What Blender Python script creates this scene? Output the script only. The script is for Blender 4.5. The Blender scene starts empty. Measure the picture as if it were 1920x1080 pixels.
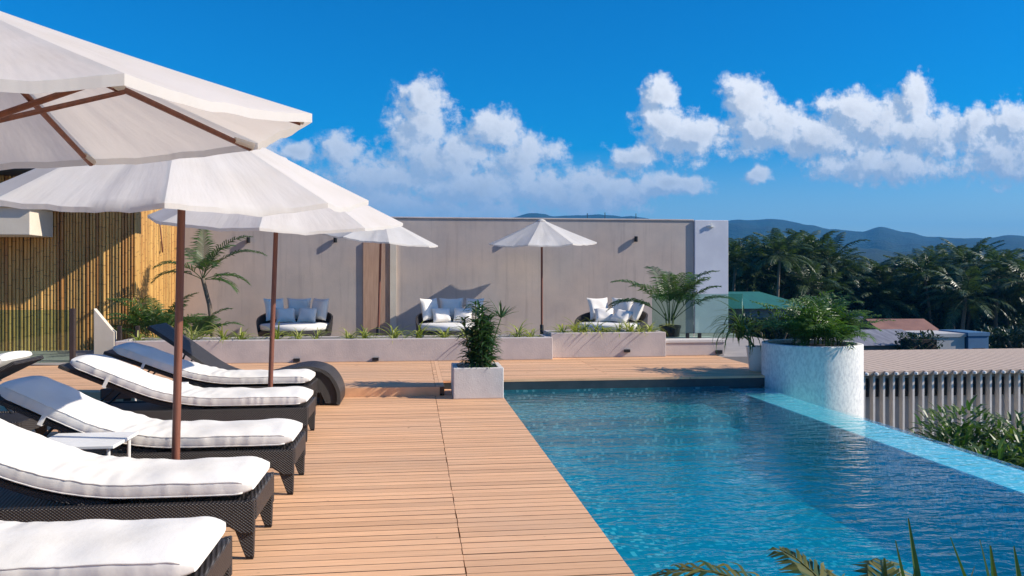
import bpy, bmesh, math, random
from mathutils import Vector, Matrix, Euler

S = bpy.context.scene
COL = S.collection
R = math.radians
PI = math.pi

# ------------------------------------------------------------------ camera
cam = bpy.data.cameras.new('camera')
cam_o = bpy.data.objects.new('camera', cam)
COL.objects.link(cam_o)
cam_o.location = (0, 0, 1.6)
cam_o.rotation_euler = (R(90), 0, R(-6.92))
cam.sensor_width = 36
cam.lens = 1500 / 1920 * 36
cam.shift_y = -21 / 1920
cam.clip_start = .05
cam.clip_end = 20000
S.camera = cam_o

# ------------------------------------------------------------------ light
SUN_EL, SUN_AZ = 33.0, 104.0           # azimuth clockwise from +Y: sun to the right, a little in front of the wall plane
S.view_settings.view_transform = 'Standard'
S.view_settings.look = 'None'
S.view_settings.exposure = 0.62
S.view_settings.gamma = 1
S.view_settings.use_curve_mapping = False
S.cycles.max_bounces = 10
S.cycles.transparent_max_bounces = 24
S.cycles.volume_bounces = 0

sd = bpy.data.lights.new('sun', 'SUN')
sd.energy = 4.6
sd.angle = R(.5)
sd.color = (1, .92, .8)
sun = bpy.data.objects.new('sun', sd)
COL.objects.link(sun)
_el, _az = R(SUN_EL), R(SUN_AZ)
sundir = Vector((math.cos(_el) * math.sin(_az), math.cos(_el) * math.cos(_az), math.sin(_el)))
sun.rotation_euler = sundir.to_track_quat('Z', 'Y').to_euler()
sun.location = (20, -5, 30)


class NT:
    """tiny node-tree helper"""
    def __init__(s, tree):
        s.t = tree
        s.n = tree.nodes
        s.n.clear()

    def node(s, typ, props=None, **ins):
        n = s.n.new(typ)
        for k, v in (props or {}).items():
            setattr(n, k, v)
        for k, v in ins.items():
            s.set(n, k, v)
        return n

    def set(s, n, k, v):
        key = int(k[1:]) if k[0] == 'i' and k[1:].isdigit() else k.replace('_', ' ')
        sock = n.inputs[key]
        if isinstance(v, bpy.types.NodeSocket):
            s.t.links.new(v, sock)
        elif isinstance(v, bpy.types.Node):
            s.t.links.new(v.outputs[0], sock)
        else:
            sock.default_value = v

    def m(s, op, a, b=0.0, c=0.0, clamp=False):
        n = s.node('ShaderNodeMath', {'operation': op, 'use_clamp': clamp}, i0=a, i1=b)
        if op in ('SMOOTH_MAX', 'SMOOTH_MIN', 'MULTIPLY_ADD', 'WRAP', 'COMPARE'):
            s.set(n, 'i2', c)
        return n.outputs[0]

    def vm(s, op, a, b=None, out=0):
        n = s.node('ShaderNodeVectorMath', {'operation': op}, i0=a)
        if b is not None:
            s.set(n, 'i1', b)
        return n.outputs['Value'] if op in ('LENGTH', 'DOT_PRODUCT') else n.outputs[0]

    def rng(s, v, a, b, c=0., d=1., smooth=False):
        n = s.node('ShaderNodeMapRange', {'interpolation_type': 'SMOOTHSTEP' if smooth else 'LINEAR', 'clamp': True}, i0=v, i1=a, i2=b, i3=c, i4=d)
        return n.outputs[0]

    def mix(s, f, a, b, mode='MIX'):
        n = s.node('ShaderNodeMix', {'data_type': 'RGBA', 'blend_type': mode})
        s.set(n, 'i0', f)
        s.set(n, 'i6', a)
        s.set(n, 'i7', b)
        return n.outputs[2]

    def noise(s, vec, scale, detail=4., rough=.5, out=0, **kw):
        n = s.node('ShaderNodeTexNoise', None, Scale=scale, Detail=detail, Roughness=rough, **kw)
        if vec is not None:
            s.set(n, 'Vector', vec)
        return n.outputs[out]


# ------------------------------------------------------------------ sky with cumulus
world = bpy.data.worlds.new('World')
S.world = world
world.use_nodes = True

BLOBS = [(0.0079, 0.2190, 0.030, 0.027), (0.0079, 0.1881, 0.0476, 0.036), (0.0476, 0.1591, 0.0408, 0.0272), (0.1011, 0.1836, 0.034, 0.0286), (0.1248, 0.1538, 0.051, 0.0272), (0.041, 0.1457, 0.0884, 0.0306), (-0.0896, 0.1532, 0.0306, 0.0258), (-0.1439, 0.1489, 0.0258, 0.015), (-0.0379, 0.1212, 0.0884, 0.0306), (0.081, 0.1129, 0.1156, 0.0306), (0.1827, 0.1042, 0.0884, 0.0272), (0.2519, 0.1119, 0.0408, 0.0204), (0.3294, 0.1198, 0.0408, 0.0136), (-0.0639, 0.0946, 0.0816, 0.0238), (0.0277, 0.0823, 0.1768, 0.0204),
         (0.3116, 0.2342, 0.0204, 0.019), (0.3187, 0.1952, 0.0306, 0.034), (0.3579, 0.1823, 0.0476, 0.0286), (0.43, 0.2256, 0.0306, 0.0306), (0.4519, 0.1948, 0.0578, 0.0286), (0.533, 0.1811, 0.068, 0.0245), (0.5704, 0.2222, 0.0306, 0.0204), (0.6082, 0.2018, 0.0646, 0.0306), (0.6707, 0.239, 0.0177, 0.0306), (0.6846, 0.1928, 0.0612, 0.034), (0.7506, 0.1979, 0.034, 0.0286), (0.8096, 0.2064, 0.034, 0.0306), (0.8017, 0.1663, 0.068, 0.0306), (0.6233, 0.1488, 0.0884, 0.0238), (0.4409, 0.1353, 0.0218, 0.0109), (0.2729, 0.1497, 0.034, 0.015), (0.8574, 0.1892, 0.0544, 0.0408), (-0.2286, 0.1409, 0.0816, 0.0408), (-0.3328, 0.12, 0.1088, 0.0476)]


def cloud_group():
    g = bpy.data.node_groups.new('cloud_field', 'ShaderNodeTree')
    g.interface.new_socket('Vector', in_out='INPUT', socket_type='NodeSocketVector')
    g.interface.new_socket('Field', in_out='OUTPUT', socket_type='NodeSocketFloat')
    t = NT(g)
    gi = t.node('NodeGroupInput')
    go = t.node('NodeGroupOutput')
    p0 = gi.outputs[0]
    w = t.noise(p0, 22., 3., .55, out=1)
    w = t.vm('SUBTRACT', w, (.5, .5, .5))
    w = t.vm('MULTIPLY', w, (.05, .035, 0))
    p = t.vm('ADD', p0, w)
    acc = None
    for (s0, t0, rs, rt) in BLOBS:
        d = t.vm('SUBTRACT', p, (s0, t0, 0))
        d = t.vm('MULTIPLY', d, (1 / rs, 1 / rt, 0))
        v = t.m('SUBTRACT', 1.0, t.vm('LENGTH', d))
        acc = v if acc is None else t.m('SMOOTH_MAX', acc, v, .25)
    n1 = t.noise(p0, 40., 10., .66)
    n2 = t.noise(p0, 11., 5., .6)
    f = t.m('ADD', acc, t.m('MULTIPLY', t.m('SUBTRACT', n1, .5), 2.3))
    f = t.m('ADD', f, t.m('MULTIPLY', t.m('SUBTRACT', n2, .5), 1.2))
    f = t.m('SUBTRACT', f, t.rng(t.node('ShaderNodeSeparateXYZ', None, Vector=p0).outputs[0], .12, .30, .20, 0))
    t.t.links.new(f, go.inputs[0])
    return g


def build_world():
    t = NT(world.node_tree)
    out = t.node('ShaderNodeOutputWorld')
    sky = t.node('ShaderNodeTexSky', {'sky_type': 'NISHITA', 'sun_disc': False, 'sun_elevation': R(SUN_EL), 'sun_rotation': R(SUN_AZ), 'altitude': 0, 'air_density': 1.0, 'dust_density': .4, 'ozone_density': 3.0})
    tc = t.node('ShaderNodeTexCoord')
    sep = t.node('ShaderNodeSeparateXYZ', None, Vector=tc.outputs['Generated'])
    yy = t.m('MAXIMUM', sep.outputs[1], .05)
    s_ = t.m('DIVIDE', sep.outputs[0], yy)
    t_ = t.m('DIVIDE', sep.outputs[2], yy)
    satv = t.rng(sep.outputs[2], .03, .26, 1.45, 2.15)
    hs = t.node('ShaderNodeHueSaturation', None, Hue=.509, Saturation=satv, Value=1.03, Color=sky)
    bg = t.node('ShaderNodeBackground', None, Color=hs, Strength=.092)
    p = t.node('ShaderNodeCombineXYZ', None, X=s_, Y=t_).outputs[0]
    g = cloud_group()
    a = t.node('ShaderNodeGroup', {'node_tree': g}, Vector=p).outputs[0]
    p2 = t.vm('ADD', p, (.016, .012, 0))
    b = t.node('ShaderNodeGroup', {'node_tree': g}, Vector=p2).outputs[0]
    mask = t.rng(a, -.50, .22, 0, 1, True)
    mask = t.m('MULTIPLY', mask, t.rng(sep.outputs[1], .1, .3))
    mask = t.m('MULTIPLY', mask, t.rng(t_, .04, .09, .25, 1))
    lit = t.rng(t.m('SUBTRACT', a, b), -.42, .40, 0, 1, True)
    low = t.rng(t_, .085, .20, .30, 1)
    left = t.rng(s_, -.1, .35, .62, 1)
    lit = t.m('MULTIPLY', t.m('MULTIPLY', lit, low), left)
    thick = t.rng(a, .3, 1.1, 1.0, .8)
    c = t.mix(lit, (.36, .42, .51, 1), (.86, .85, .84, 1))
    c = t.mix(1.0, c, thick, 'MULTIPLY')
    bg2 = t.node('ShaderNodeBackground', None, Color=c, Strength=.9)
    mx = t.node('ShaderNodeMixShader', None, i0=t.m('MULTIPLY', mask, .93), i1=bg, i2=bg2)
    t.t.links.new(mx.outputs[0], out.inputs['Surface'])


build_world()
try:
    world.cycles.sampling_method = 'MANUAL'
    world.cycles.sample_map_resolution = 512
except Exception:
    pass

# ------------------------------------------------------------------ mesh helpers


class MB:
    def __init__(s):
        s.v, s.f = [], []

    def add(s, vs, fs):
        o = len(s.v)
        s.v += [tuple(x) for x in vs]
        s.f += [tuple(i + o for i in f) for f in fs]
        return s

    def box(s, x0, x1, y0, y1, z0, z1, M=None):
        vs = [Vector((x, y, z)) for z in (z0, z1) for y in (y0, y1) for x in (x0, x1)]
        if M is not None:
            vs = [M @ v for v in vs]
        return s.add(vs, [(0, 2, 3, 1), (4, 5, 7, 6), (0, 1, 5, 4), (2, 6, 7, 3), (0, 4, 6, 2), (1, 3, 7, 5)])

    def tube(s, pts, rads, n=8, cap=True):
        pts = [Vector(p) for p in pts]
        if not hasattr(rads, '__len__'):
            rads = [rads] * len(pts)
        vs, fs = [], []
        ref = None
        for i, p in enumerate(pts):
            d = (pts[min(i + 1, len(pts) - 1)] - pts[max(i - 1, 0)]).normalized()
            if ref is None:
                ref = Vector((0, 0, 1)) if abs(d.z) < .9 else Vector((1, 0, 0))
            a = d.cross(ref)
            if a.length < 1e-4:
                a = d.orthogonal()
            a.normalize()
            b = a.cross(d).normalized()
            ref = b
            for k in range(n):
                t = 2 * PI * k / n
                vs.append(p + (a * math.cos(t) + b * math.sin(t)) * rads[i])
        for i in range(len(pts) - 1):
            for k in range(n):
                k2 = (k + 1) % n
                fs.append((i * n + k, i * n + k2, (i + 1) * n + k2, (i + 1) * n + k))
        if cap:
            fs.append(tuple(range(n))[::-1])
            o = (len(pts) - 1) * n
            fs.append(tuple(o + k for k in range(n)))
        return s.add(vs, fs)

    def lathe(s, prof, n=24, c=(0, 0, 0)):
        vs, fs = [], []
        for r, z in prof:
            for k in range(n):
                t = 2 * PI * k / n
                vs.append((c[0] + r * math.cos(t), c[1] + r * math.sin(t), c[2] + z))
        for i in range(len(prof) - 1):
            for k in range(n):
                k2 = (k + 1) % n
                fs.append((i * n + k, i * n + k2, (i + 1) * n + k2, (i + 1) * n + k))
        if prof[0][0] > 1e-5:
            fs.append(tuple(range(n))[::-1])
        if prof[-1][0] > 1e-5:
            o = (len(prof) - 1) * n
            fs.append(tuple(o + k for k in range(n)))
        return s.add(vs, fs)

    def prism(s, poly, z0, z1, M=None):
        n = len(poly)
        vs = [Vector((p[0], p[1], z)) for z in (z0, z1) for p in poly]
        if M is not None:
            vs = [M @ v for v in vs]
        return s.add(vs, [tuple(range(n))[::-1], tuple(range(n, 2 * n))] + [(i, (i + 1) % n, n + (i + 1) % n, n + i) for i in range(n)])

    def grid(s, rows):
        """rows: list of equally long lists of points"""
        m = len(rows[0])
        vs = [p for r in rows for p in r]
        return s.add(vs, [(i * m + j, i * m + j + 1, (i + 1) * m + j + 1, (i + 1) * m + j) for i in range(len(rows) - 1) for j in range(m - 1)])

    def build(s, name, mat, parent=None, smooth=None, bevel=0., seg=2, loc=None):
        me = bpy.data.meshes.new(name)
        me.from_pydata(s.v, [], s.f)
        me.update()
        if smooth is not None:
            me.polygons.foreach_set('use_smooth', [True] * len(me.polygons))
            if smooth < 180:
                me.set_sharp_from_angle(angle=R(smooth))
        me.materials.append(mat)
        o = bpy.data.objects.new(name, me)
        COL.objects.link(o)
        if parent is not None:
            o.parent = parent
        if loc is not None:
            o.location = loc
        if bevel:
            b = o.modifiers.new('bevel', 'BEVEL')
            b.width = bevel
            b.segments = seg
            b.limit_method = 'ANGLE'
            b.angle_limit = R(35)
        return o


def tag(o, label=None, cat=None, group=None, kind=None):
    if label: o['label'] = label
    if cat: o['category'] = cat
    if group: o['group'] = group
    if kind: o['kind'] = kind
    return o


def empty(name, loc=(0, 0, 0), rz=0., label=None, cat=None, group=None):
    o = bpy.data.objects.new(name, None)
    COL.objects.link(o)
    o.location = loc
    o.rotation_euler = (0, 0, rz)
    o.empty_display_size = .1
    return tag(o, label, cat, group)


def kids(o):
    return [c for c in COL.objects if c.parent is o]


def copy_tree(o, parent=None):
    c = o.copy()
    COL.objects.link(c)
    if parent is not None:
        c.parent = parent
    for ch in list(o.children):
        copy_tree(ch, c)
    return c


# ------------------------------------------------------------------ materials


def mat(name):
    m = bpy.data.materials.new(name)
    m.use_nodes = True
    t = NT(m.node_tree)
    out = t.node('ShaderNodeOutputMaterial')
    return m, t, out


def surf(name, c1, c2=None, scale=6., rough=.6, bump=0., bscale=60., metal=0., stretch=(1, 1, 1), island=0., detail=5., lo=.35, hi=.65, extra=None, spec=.5, coord='Object', sheen=0.):
    """principled surface whose colour varies between c1 and c2 by noise (and per mesh island)"""
    m, t, out = mat(name)
    b = t.node('ShaderNodeBsdfPrincipled', None, Roughness=rough, Metallic=metal)
    b.inputs['Specular IOR Level'].default_value = spec
    tc = t.node('ShaderNodeTexCoord').outputs[coord]
    mp = t.vm('MULTIPLY', tc, stretch)
    c2 = c2 or tuple(x * .8 for x in c1)
    f = t.rng(t.noise(mp, scale, detail, .6), lo, hi)
    col = t.mix(f, (*c1, 1), (*c2, 1))
    if island:
        g = t.node('ShaderNodeNewGeometry').outputs['Random Per Island']
        v = t.rng(g, 0, 1, 1 - island, 1 + island)
        col = t.mix(1.0, col, v, 'MULTIPLY')
    if extra:
        col = extra(t, tc, col)
    t.set(b, 'Base_Color', col)
    if bump:
        n = t.noise(mp, bscale, 6., .6)
        bn = t.node('ShaderNodeBump', None, Strength=bump, Distance=.01, Height=n)
        t.set(b, 'Normal', bn)
    if sheen:
        b.inputs['Sheen Weight'].default_value = sheen
    t.t.links.new(b.outputs[0], out.inputs[0])
    return m


def leafmat(name, c1, c2, trans=.35, rough=.45, spec=.5):
    m, t, out = mat(name)
    g = t.node('ShaderNodeNewGeometry').outputs['Random Per Island']
    col = t.mix(g, (*c1, 1), (*c2, 1))
    b = t.node('ShaderNodeBsdfPrincipled', None, Roughness=rough, Base_Color=col)
    b.inputs['Specular IOR Level'].default_value = spec
    tr = t.node('ShaderNodeBsdfTranslucent', None, Color=t.mix(1., col, (1.3, 1.5, .5, 1), 'MULTIPLY'))
    mx = t.node('ShaderNodeMixShader', None, i0=trans, i1=b, i2=tr)
    t.t.links.new(mx.outputs[0], out.inputs[0])
    return m


def deck_extra(t, tc, col):
    g = t.noise(t.vm('MULTIPLY', tc, (1.2, 46, 1)), 3., 4., .6)
    col = t.mix(t.rng(g, .35, .7), col, t.mix(1., col, (.80, .77, .74, 1), 'MULTIPLY'))
    n = t.noise(tc, .55, 5., .65)
    col = t.mix(t.rng(n, .45, .75, 0, .35), col, (.58, .42, .30, 1))
    k = t.noise(t.vm('MULTIPLY', tc, (1, 1.6, 1)), 5.5, 2., .5)
    return t.mix(t.rng(k, .735, .77), col, (.16, .09, .05, 1))


M_DECK = surf('deck_wood', (.85, .50, .275), (.765, .43, .235), 2.2, .62, .25, 30, stretch=(.6, 14, 1), island=.13, extra=deck_extra, spec=.3)
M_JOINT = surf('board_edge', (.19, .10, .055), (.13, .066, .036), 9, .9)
M_DARK = surf('gap_dark', (.03, .02, .015), None, 8, .9)
def streaks(t, tc, col):
    g = t.noise(t.vm('MULTIPLY', tc, (5, 5, .35)), 1.6, 5., .6)
    col = t.mix(t.rng(g, .52, .72, 0, .35), col, (.24, .21, .20, 1))
    p = t.noise(t.vm('MULTIPLY', tc, (1, 1, 1)), .35, 2., .5)
    return t.mix(t.rng(p, .42, .62, 0, .55), col, t.mix(1., col, (1.12, .98, .86, 1), 'MULTIPLY'))


M_PLASTER = surf('grey_plaster', (.53, .45, .395), (.39, .345, .325), .9, .85, .25, 25, detail=8, lo=.3, hi=.7, extra=streaks)
M_WALL_WHITE = surf('white_plaster', (.62, .63, .68), (.55, .56, .62), 1.5, .8, .15, 40)
M_CONC = surf('planter_concrete', (.57, .495, .45), (.46, .405, .38), 2.5, .85, .4, 40, detail=8)
M_CONC_LT = surf('light_concrete', (.64, .60, .56), (.55, .51, .48), 4, .85, .35, 50, detail=8)
M_STONE = surf('patio_stone', (.36, .32, .29), (.29, .26, .24), 2, .8, .2, 20)


def stucco_extra(t, tc, col):
    g = t.noise(t.vm('MULTIPLY', tc, (1, 1, .5)), 34, 3., .6)
    col = t.mix(t.rng(g, .42, .62, 0, .55), col, (.42, .43, .45, 1))
    return col


M_STUCCO = surf('white_stippled_render', (.80, .78, .74), (.70, .69, .67), 3, .8, .22, 30, stretch=(1, 1, .6), extra=stucco_extra)
M_SOIL = surf('soil', (.06, .04, .028), (.03, .02, .015), 12, .95, .8, 40)
M_POLE = surf('reddish_wood', (.20, .07, .04), (.13, .045, .028), 5, .5, .15, 20, stretch=(8, 8, .6))
M_METAL_DK = surf('dark_metal', (.03, .03, .032), None, 5, .4, metal=.6)
M_WHITE_PAINT = surf('white_paint', (.78, .77, .74), (.70, .69, .66), 5, .45)
M_BRONZE = surf('brown_post_paint', (.05, .032, .027), (.035, .024, .02), 5, .5)
M_CREAM = surf('cream_render', (.70, .62, .50), (.62, .54, .43), 2, .8, .1, 30)


def fabric(name, c, trans, bump, scale, stretch, crease=0., radial=False):
    m, t, out = mat(name)
    tc = t.node('ShaderNodeTexCoord').outputs['Object']
    mp = t.vm('MULTIPLY', tc, stretch)
    n = t.noise(mp, scale, 4., .55)
    fine = t.noise(tc, 400., 2., .5)
    h = t.m('ADD', n, t.m('MULTIPLY', fine, .04))
    if crease:
        w = t.noise(t.vm('MULTIPLY', tc, (1, 1, 1)), 3.2, 3., .6)
        h = t.m('ADD', h, t.m('MULTIPLY', w, crease))
    if radial:
        sx = t.node('ShaderNodeSeparateXYZ', None, Vector=tc)
        an = t.m('ARCTAN2', sx.outputs[0], sx.outputs[1])
        rr = t.vm('LENGTH', t.vm('MULTIPLY', tc, (1, 1, 0)))
        pv = t.node('ShaderNodeCombineXYZ', None, X=t.m('MULTIPLY', an, 5.5), Y=t.m('MULTIPLY', rr, 1.3)).outputs[0]
        cr = t.noise(pv, 1.6, 3., .55)
        h = t.m('ADD', t.m('MULTIPLY', h, .35), t.m('MULTIPLY', cr, t.m('MULTIPLY', rr, 1.6)))
    bn = t.node('ShaderNodeBump', None, Strength=bump, Distance=.03 if radial else .007, Height=h)
    blot = t.noise(tc, 2.5, 5., .6)
    col = t.mix(t.rng(blot, .4, .7), (*c, 1), (c[0] * .90, c[1] * .885, c[2] * .85, 1))
    b = t.node('ShaderNodeBsdfPrincipled', None, Roughness=.85, Base_Color=col, Normal=bn)
    b.inputs['Specular IOR Level'].default_value = .15
    sh = b.outputs[0]
    if trans:
        tr = t.node('ShaderNodeBsdfTranslucent', None, Color=(.80, .74, .66, 1), Normal=bn)
        sh = t.node('ShaderNodeMixShader', None, i0=trans, i1=b, i2=tr).outputs[0]
    t.t.links.new(sh, out.inputs[0])
    return m


M_CANOPY = fabric('canopy_canvas', (.80, .785, .765), .44, .16, 5, (1, 1, 1), .2, True)
M_CUSHION = fabric('cushion_cover', (.77, .74, .69), 0, .75, 4, (1.6, 1, 1), .6)
M_PILLOW = fabric('pillow_cover', (.84, .785, .715), 0, .35, 8, (1, 1, 1), .5)


def wicker():
    m, t, out = mat('dark_wicker')
    tc = t.node('ShaderNodeTexCoord').outputs['Object']
    sx = t.node('ShaderNodeSeparateXYZ', None, Vector=tc)
    k = 2 * PI / .022
    a = t.m('SINE', t.m('MULTIPLY', t.m('ADD', sx.outputs[0], sx.outputs[1]), k))
    b_ = t.m('SINE', t.m('MULTIPLY', t.m('ADD', sx.outputs[2], t.m('MULTIPLY', sx.outputs[1], .6)), k * 1.3))
    h = t.m('MULTIPLY', a, b_)
    bn = t.node('ShaderNodeBump', None, Strength=.9, Distance=.006, Height=h)
    n = t.noise(tc, 14., 3., .5)
    c = t.mix(t.rng(h, -1, 1), (.012, .011, .012, 1), (.055, .047, .045, 1))
    c = t.mix(t.rng(n, .4, .7, 0, .5), c, (.05, .042, .04, 1))
    b = t.node('ShaderNodeBsdfPrincipled', None, Roughness=.42, Base_Color=c, Normal=bn)
    t.t.links.new(b.outputs[0], out.inputs[0])
    return m


M_WICKER = wicker()


def glass_mat():
    m, t, out = mat('clear_glass')
    tr = t.node('ShaderNodeBsdfTransparent', None, Color=(.70, .83, .78, 1))
    gl = t.node('ShaderNodeBsdfGlossy', None, Roughness=.02, Color=(1, 1, 1, 1))
    fr = t.node('ShaderNodeFresnel', None, IOR=1.45)
    mx = t.node('ShaderNodeMixShader', None, i0=fr, i1=tr, i2=gl)
    t.t.links.new(mx.outputs[0], out.inputs[0])
    return m


M_GLASS = glass_mat()


def bamboo_mat():
    def ex(t, tc, col):
        sx = t.node('ShaderNodeSeparateXYZ', None, Vector=tc)
        g = t.node('ShaderNodeNewGeometry').outputs['Random Per Island']
        ph = t.m('FRACT', t.m('ADD', t.m('MULTIPLY', sx.outputs[2], 2.6), t.m('MULTIPLY', g, 7.)))
        ring = t.m('LESS_THAN', ph, .05)
        col = t.mix(t.m('MULTIPLY', ring, .55), col, (.10, .055, .02, 1))
        return t.mix(t.m('GREATER_THAN', g, .72), col, t.mix(1., col, (.52, .42, .36, 1), 'MULTIPLY'))
    return surf('bamboo', (.62, .37, .11), (.48, .25, .065), 4, .42, .1, 20, stretch=(4, 4, .5), island=.3, extra=ex)


M_BAMBOO = bamboo_mat()

# foliage
L_PALM = leafmat('palm_leaf', (.030, .075, .022), (.075, .14, .03), .3)
L_DARK = leafmat('dark_leaf', (.018, .055, .018), (.05, .11, .03), .25)
L_YEL = leafmat('yellow_green_leaf', (.22, .27, .06), (.55, .52, .18), .35)
L_COCO = leafmat('coconut_leaf', (.011, .034, .016), (.095, .135, .05), .2, .4, .5)
L_DRY = leafmat('golden_leaf', (.20, .17, .03), (.38, .24, .05), .35)
L_BROAD = leafmat('broad_leaf', (.020, .06, .02), (.06, .12, .03), .25)
M_TRUNK = surf('palm_trunk', (.20, .155, .115), (.12, .09, .065), 10, .85, .6, 20, stretch=(1, 1, 6))
M_STEM = surf('green_stem', (.16, .17, .05), (.10, .12, .04), 8, .6)

# ------------------------------------------------------------------ plant helpers


def frond(mb, base, az, el, L, nl, ll, lw, curve, rng, rad=.006, lift=.25, start=.22, twist=0.):
    """feather frond: a curved rib with two rows of narrow leaflets"""
    n = 9
    p = Vector(base)
    pts, dirs = [p.copy()], []
    e = el
    ds = L / n
    for i in range(n):
        d = Vector((math.cos(e) * math.sin(az), math.cos(e) * math.cos(az), math.sin(e)))
        p = p + d * ds
        pts.append(p.copy())
        dirs.append(d)
        e -= curve / n * (.5 + i / n)
        az += twist / n
    dirs.append(dirs[-1])
    mb.tube(pts, [rad * (1 - .75 * i / n) for i in range(n + 1)], 4, False)
    for i in range(nl):
        f = start + (1 - start) * (i + .5) / nl
        x = f * n
        k = min(int(x), n - 1)
        q = pts[k].lerp(pts[k + 1], x - k)
        d = dirs[k]
        side = d.cross(Vector((0, 0, 1)))
        if side.length < .05:
            side = Vector((math.cos(az), -math.sin(az), 0))
        side.normalize()
        up = side.cross(d).normalized()
        prof = math.sin(PI * min(1, .18 + .82 * f) ** .9) ** .6 if f < 1 else .3
        for sg in (-1, 1):
            le = ll * (prof * .85 + .15) * rng.uniform(.85, 1.1)
            dd = (side * sg * .85 + d * (.45 + .5 * f) + up * (lift + rng.uniform(-.15, .15))).normalized()
            a = q
            b = q + dd * le * .5
            c = b + (dd + Vector((0, 0, -.45 - rng.uniform(0, .4)))).normalized() * le * .5
            w = d * lw
            mb.add([a - w * .35, a + w * .35, b + w * .5, b - w * .5, c], [(0, 1, 2, 3), (3, 2, 4)])


def strap(mb, base, az, el, L, w, curve, n=5, fold=.25):
    p = Vector(base)
    e = el
    rows = []
    side = Vector((math.cos(az), -math.sin(az), 0))
    for i in range(n + 1):
        f = i / n
        d = Vector((math.cos(e) * math.sin(az), math.cos(e) * math.cos(az), math.sin(e)))
        up = side.cross(d)
        ww = w * (.5 + 1.2 * f) if f < .4 else w * max(.04, (1 - f) / .6) ** .7
        ww = max(ww, w * .04)
        rows.append([p - side * ww * .5 + up * ww * fold, p.copy(), p + side * ww * .5 + up * ww * fold])
        p = p + d * (L / n)
        e -= curve / n
    mb.grid(rows)


def leafcloud(mb, c, rad, n, size, rng, flat=1., el=(.0, 1.2), shell=.35):
    """many small leaf blades spread through a volume"""
    c = Vector(c)
    for i in range(n):
        th, ph = rng.uniform(0, 2 * PI), math.acos(rng.uniform(-1, 1))
        r = (shell + (1 - shell) * rng.random()) if rng.random() < .75 else rng.random()
        o = Vector((math.sin(ph) * math.cos(th) * rad[0], math.sin(ph) * math.sin(th) * rad[1], math.cos(ph) * rad[2])) * r
        q = c + o
        az = math.atan2(o.x, o.y) + rng.uniform(-.9, .9)
        s = size * rng.uniform(.6, 1.3)
        strap(mb, q, az, rng.uniform(*el), s, s * flat, rng.uniform(.3, 1.2), 2, .15)


# ------------------------------------------------------------------ ground and pool terrace


def boards(mb, x0, x1, y0, y1, z, joints=(), rng=random.Random(3), pitch=.100, gap=.0088):
    xs = [x0] + [j for j in joints if x0 < j < x1] + [x1]
    y = y1
    while y > y0 + .02:
        yb = max(y - pitch + gap, y0)
        for a, b in zip(xs, xs[1:]):
            dz = rng.uniform(-.0012, .0012)
            e = rng.choice((.0012, .003, .0045))
            xa = a + (e if a != x0 else 0)
            xb = b - (e if b != x1 else 0)
            mb.box(xa, xb, yb, y, z - .024, z + dz)
        y -= pitch


def deck_build(mb, name):
    o = mb.build(name, M_DECK)
    o.data.materials.append(M_JOINT)      # darker brown on board side faces, so the gaps read as lines
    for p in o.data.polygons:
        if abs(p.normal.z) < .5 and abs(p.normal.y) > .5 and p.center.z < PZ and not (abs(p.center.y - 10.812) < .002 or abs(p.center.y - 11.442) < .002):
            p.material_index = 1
    return o


WX0, WX1, WY0, WY1 = 1.17, 5.17, 2.6, 11.44     # pool outline
PZ = .12                                        # the upper deck, one step up

ground = MB()
n = 60
rng = random.Random(5)
rows = []
for i in range(n + 1):
    r = 3 * (3200 / 3) ** (i / n)
    rows.append([(r * math.sin(2 * PI * j / 96), r * math.cos(2 * PI * j / 96), -4.2) for j in range(97)])
ground.grid([list(reversed(r)) for r in rows])
ground.add([(3 * math.sin(2 * PI * j / 96), 3 * math.cos(2 * PI * j / 96), -4.2) for j in range(96)], [tuple(range(96))[::-1]])
tag(ground.build('ground', surf('ground_earth', (.085, .085, .045), (.05, .07, .03), .06, .95, .3, 3, coord='Object')), kind='structure')

sub = MB()
sub.box(-10, WX0 - .25, .4, 20.6, -4.15, -.045)
sub.box(WX0 - .25, 5.6, 11.44 + .25, 13.2, -4.15, -.045)
sub.box(WX0 - .25, WX1 + 1.4, 13.21, 20.6, -4.15, -.045)
sub.box(WX0 - .25, WX1 + .6, .4, WY0 - .3, -4.15, -.045)
sub.box(WX0 - .25, WX1 - .1, WY0 - .3, 11.44 + .25, -4.15, -1.45)
tag(sub.build('terrace_slab', M_DARK), kind='structure')

dk = MB()
boards(dk, -10, WX0, .45, 10.805, 0., (-3.1, .275))
boards(dk, .395, WX0, 10.81, 11.43, 0., ())
boards(dk, WX0 + .001, WX1 + .6, .45, WY0 - .01, 0., ())
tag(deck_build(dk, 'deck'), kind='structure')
dk = MB()
boards(dk, -10, .33, 10.83, 14.25, PZ, (-3.1, .275 - .0))
dk.box(.333, .395, 10.815, 14.25, PZ - .10, PZ)
dk.box(-10, .331, 10.812, 10.829, -.01, PZ - .001)
boards(dk, .397, 5.62, 11.46, 14.6, PZ, (2.9,))
dk.box(.397, 5.62, 11.442, 11.459, PZ - .032, PZ - .001)
dk.box(.395 - .02, .395, 10.83, 11.44, -.01, PZ - .101)
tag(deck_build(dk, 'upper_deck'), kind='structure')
tag(MB().box(.397, 5.62, 11.446, 11.458, -.04, PZ - .033).build('pool_upstand', surf('dark_upstand', (.035, .045, .05), (.02, .03, .035), 6, .4)), kind='structure')
sb = MB()
sb.box(-10, .31, 10.84, 14.24, -.03, PZ - .03)
sb.box(.41, 5.61, 11.47, 14.59, -.03, PZ - .03)
tag(sb.build('deck_bearer', M_DARK), kind='structure')
pt = MB()
pt.box(-10, 8.3, 14.26, 20.5, -.03, PZ - .004)
tag(pt.build('patio', M_STONE), kind='structure')


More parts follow.
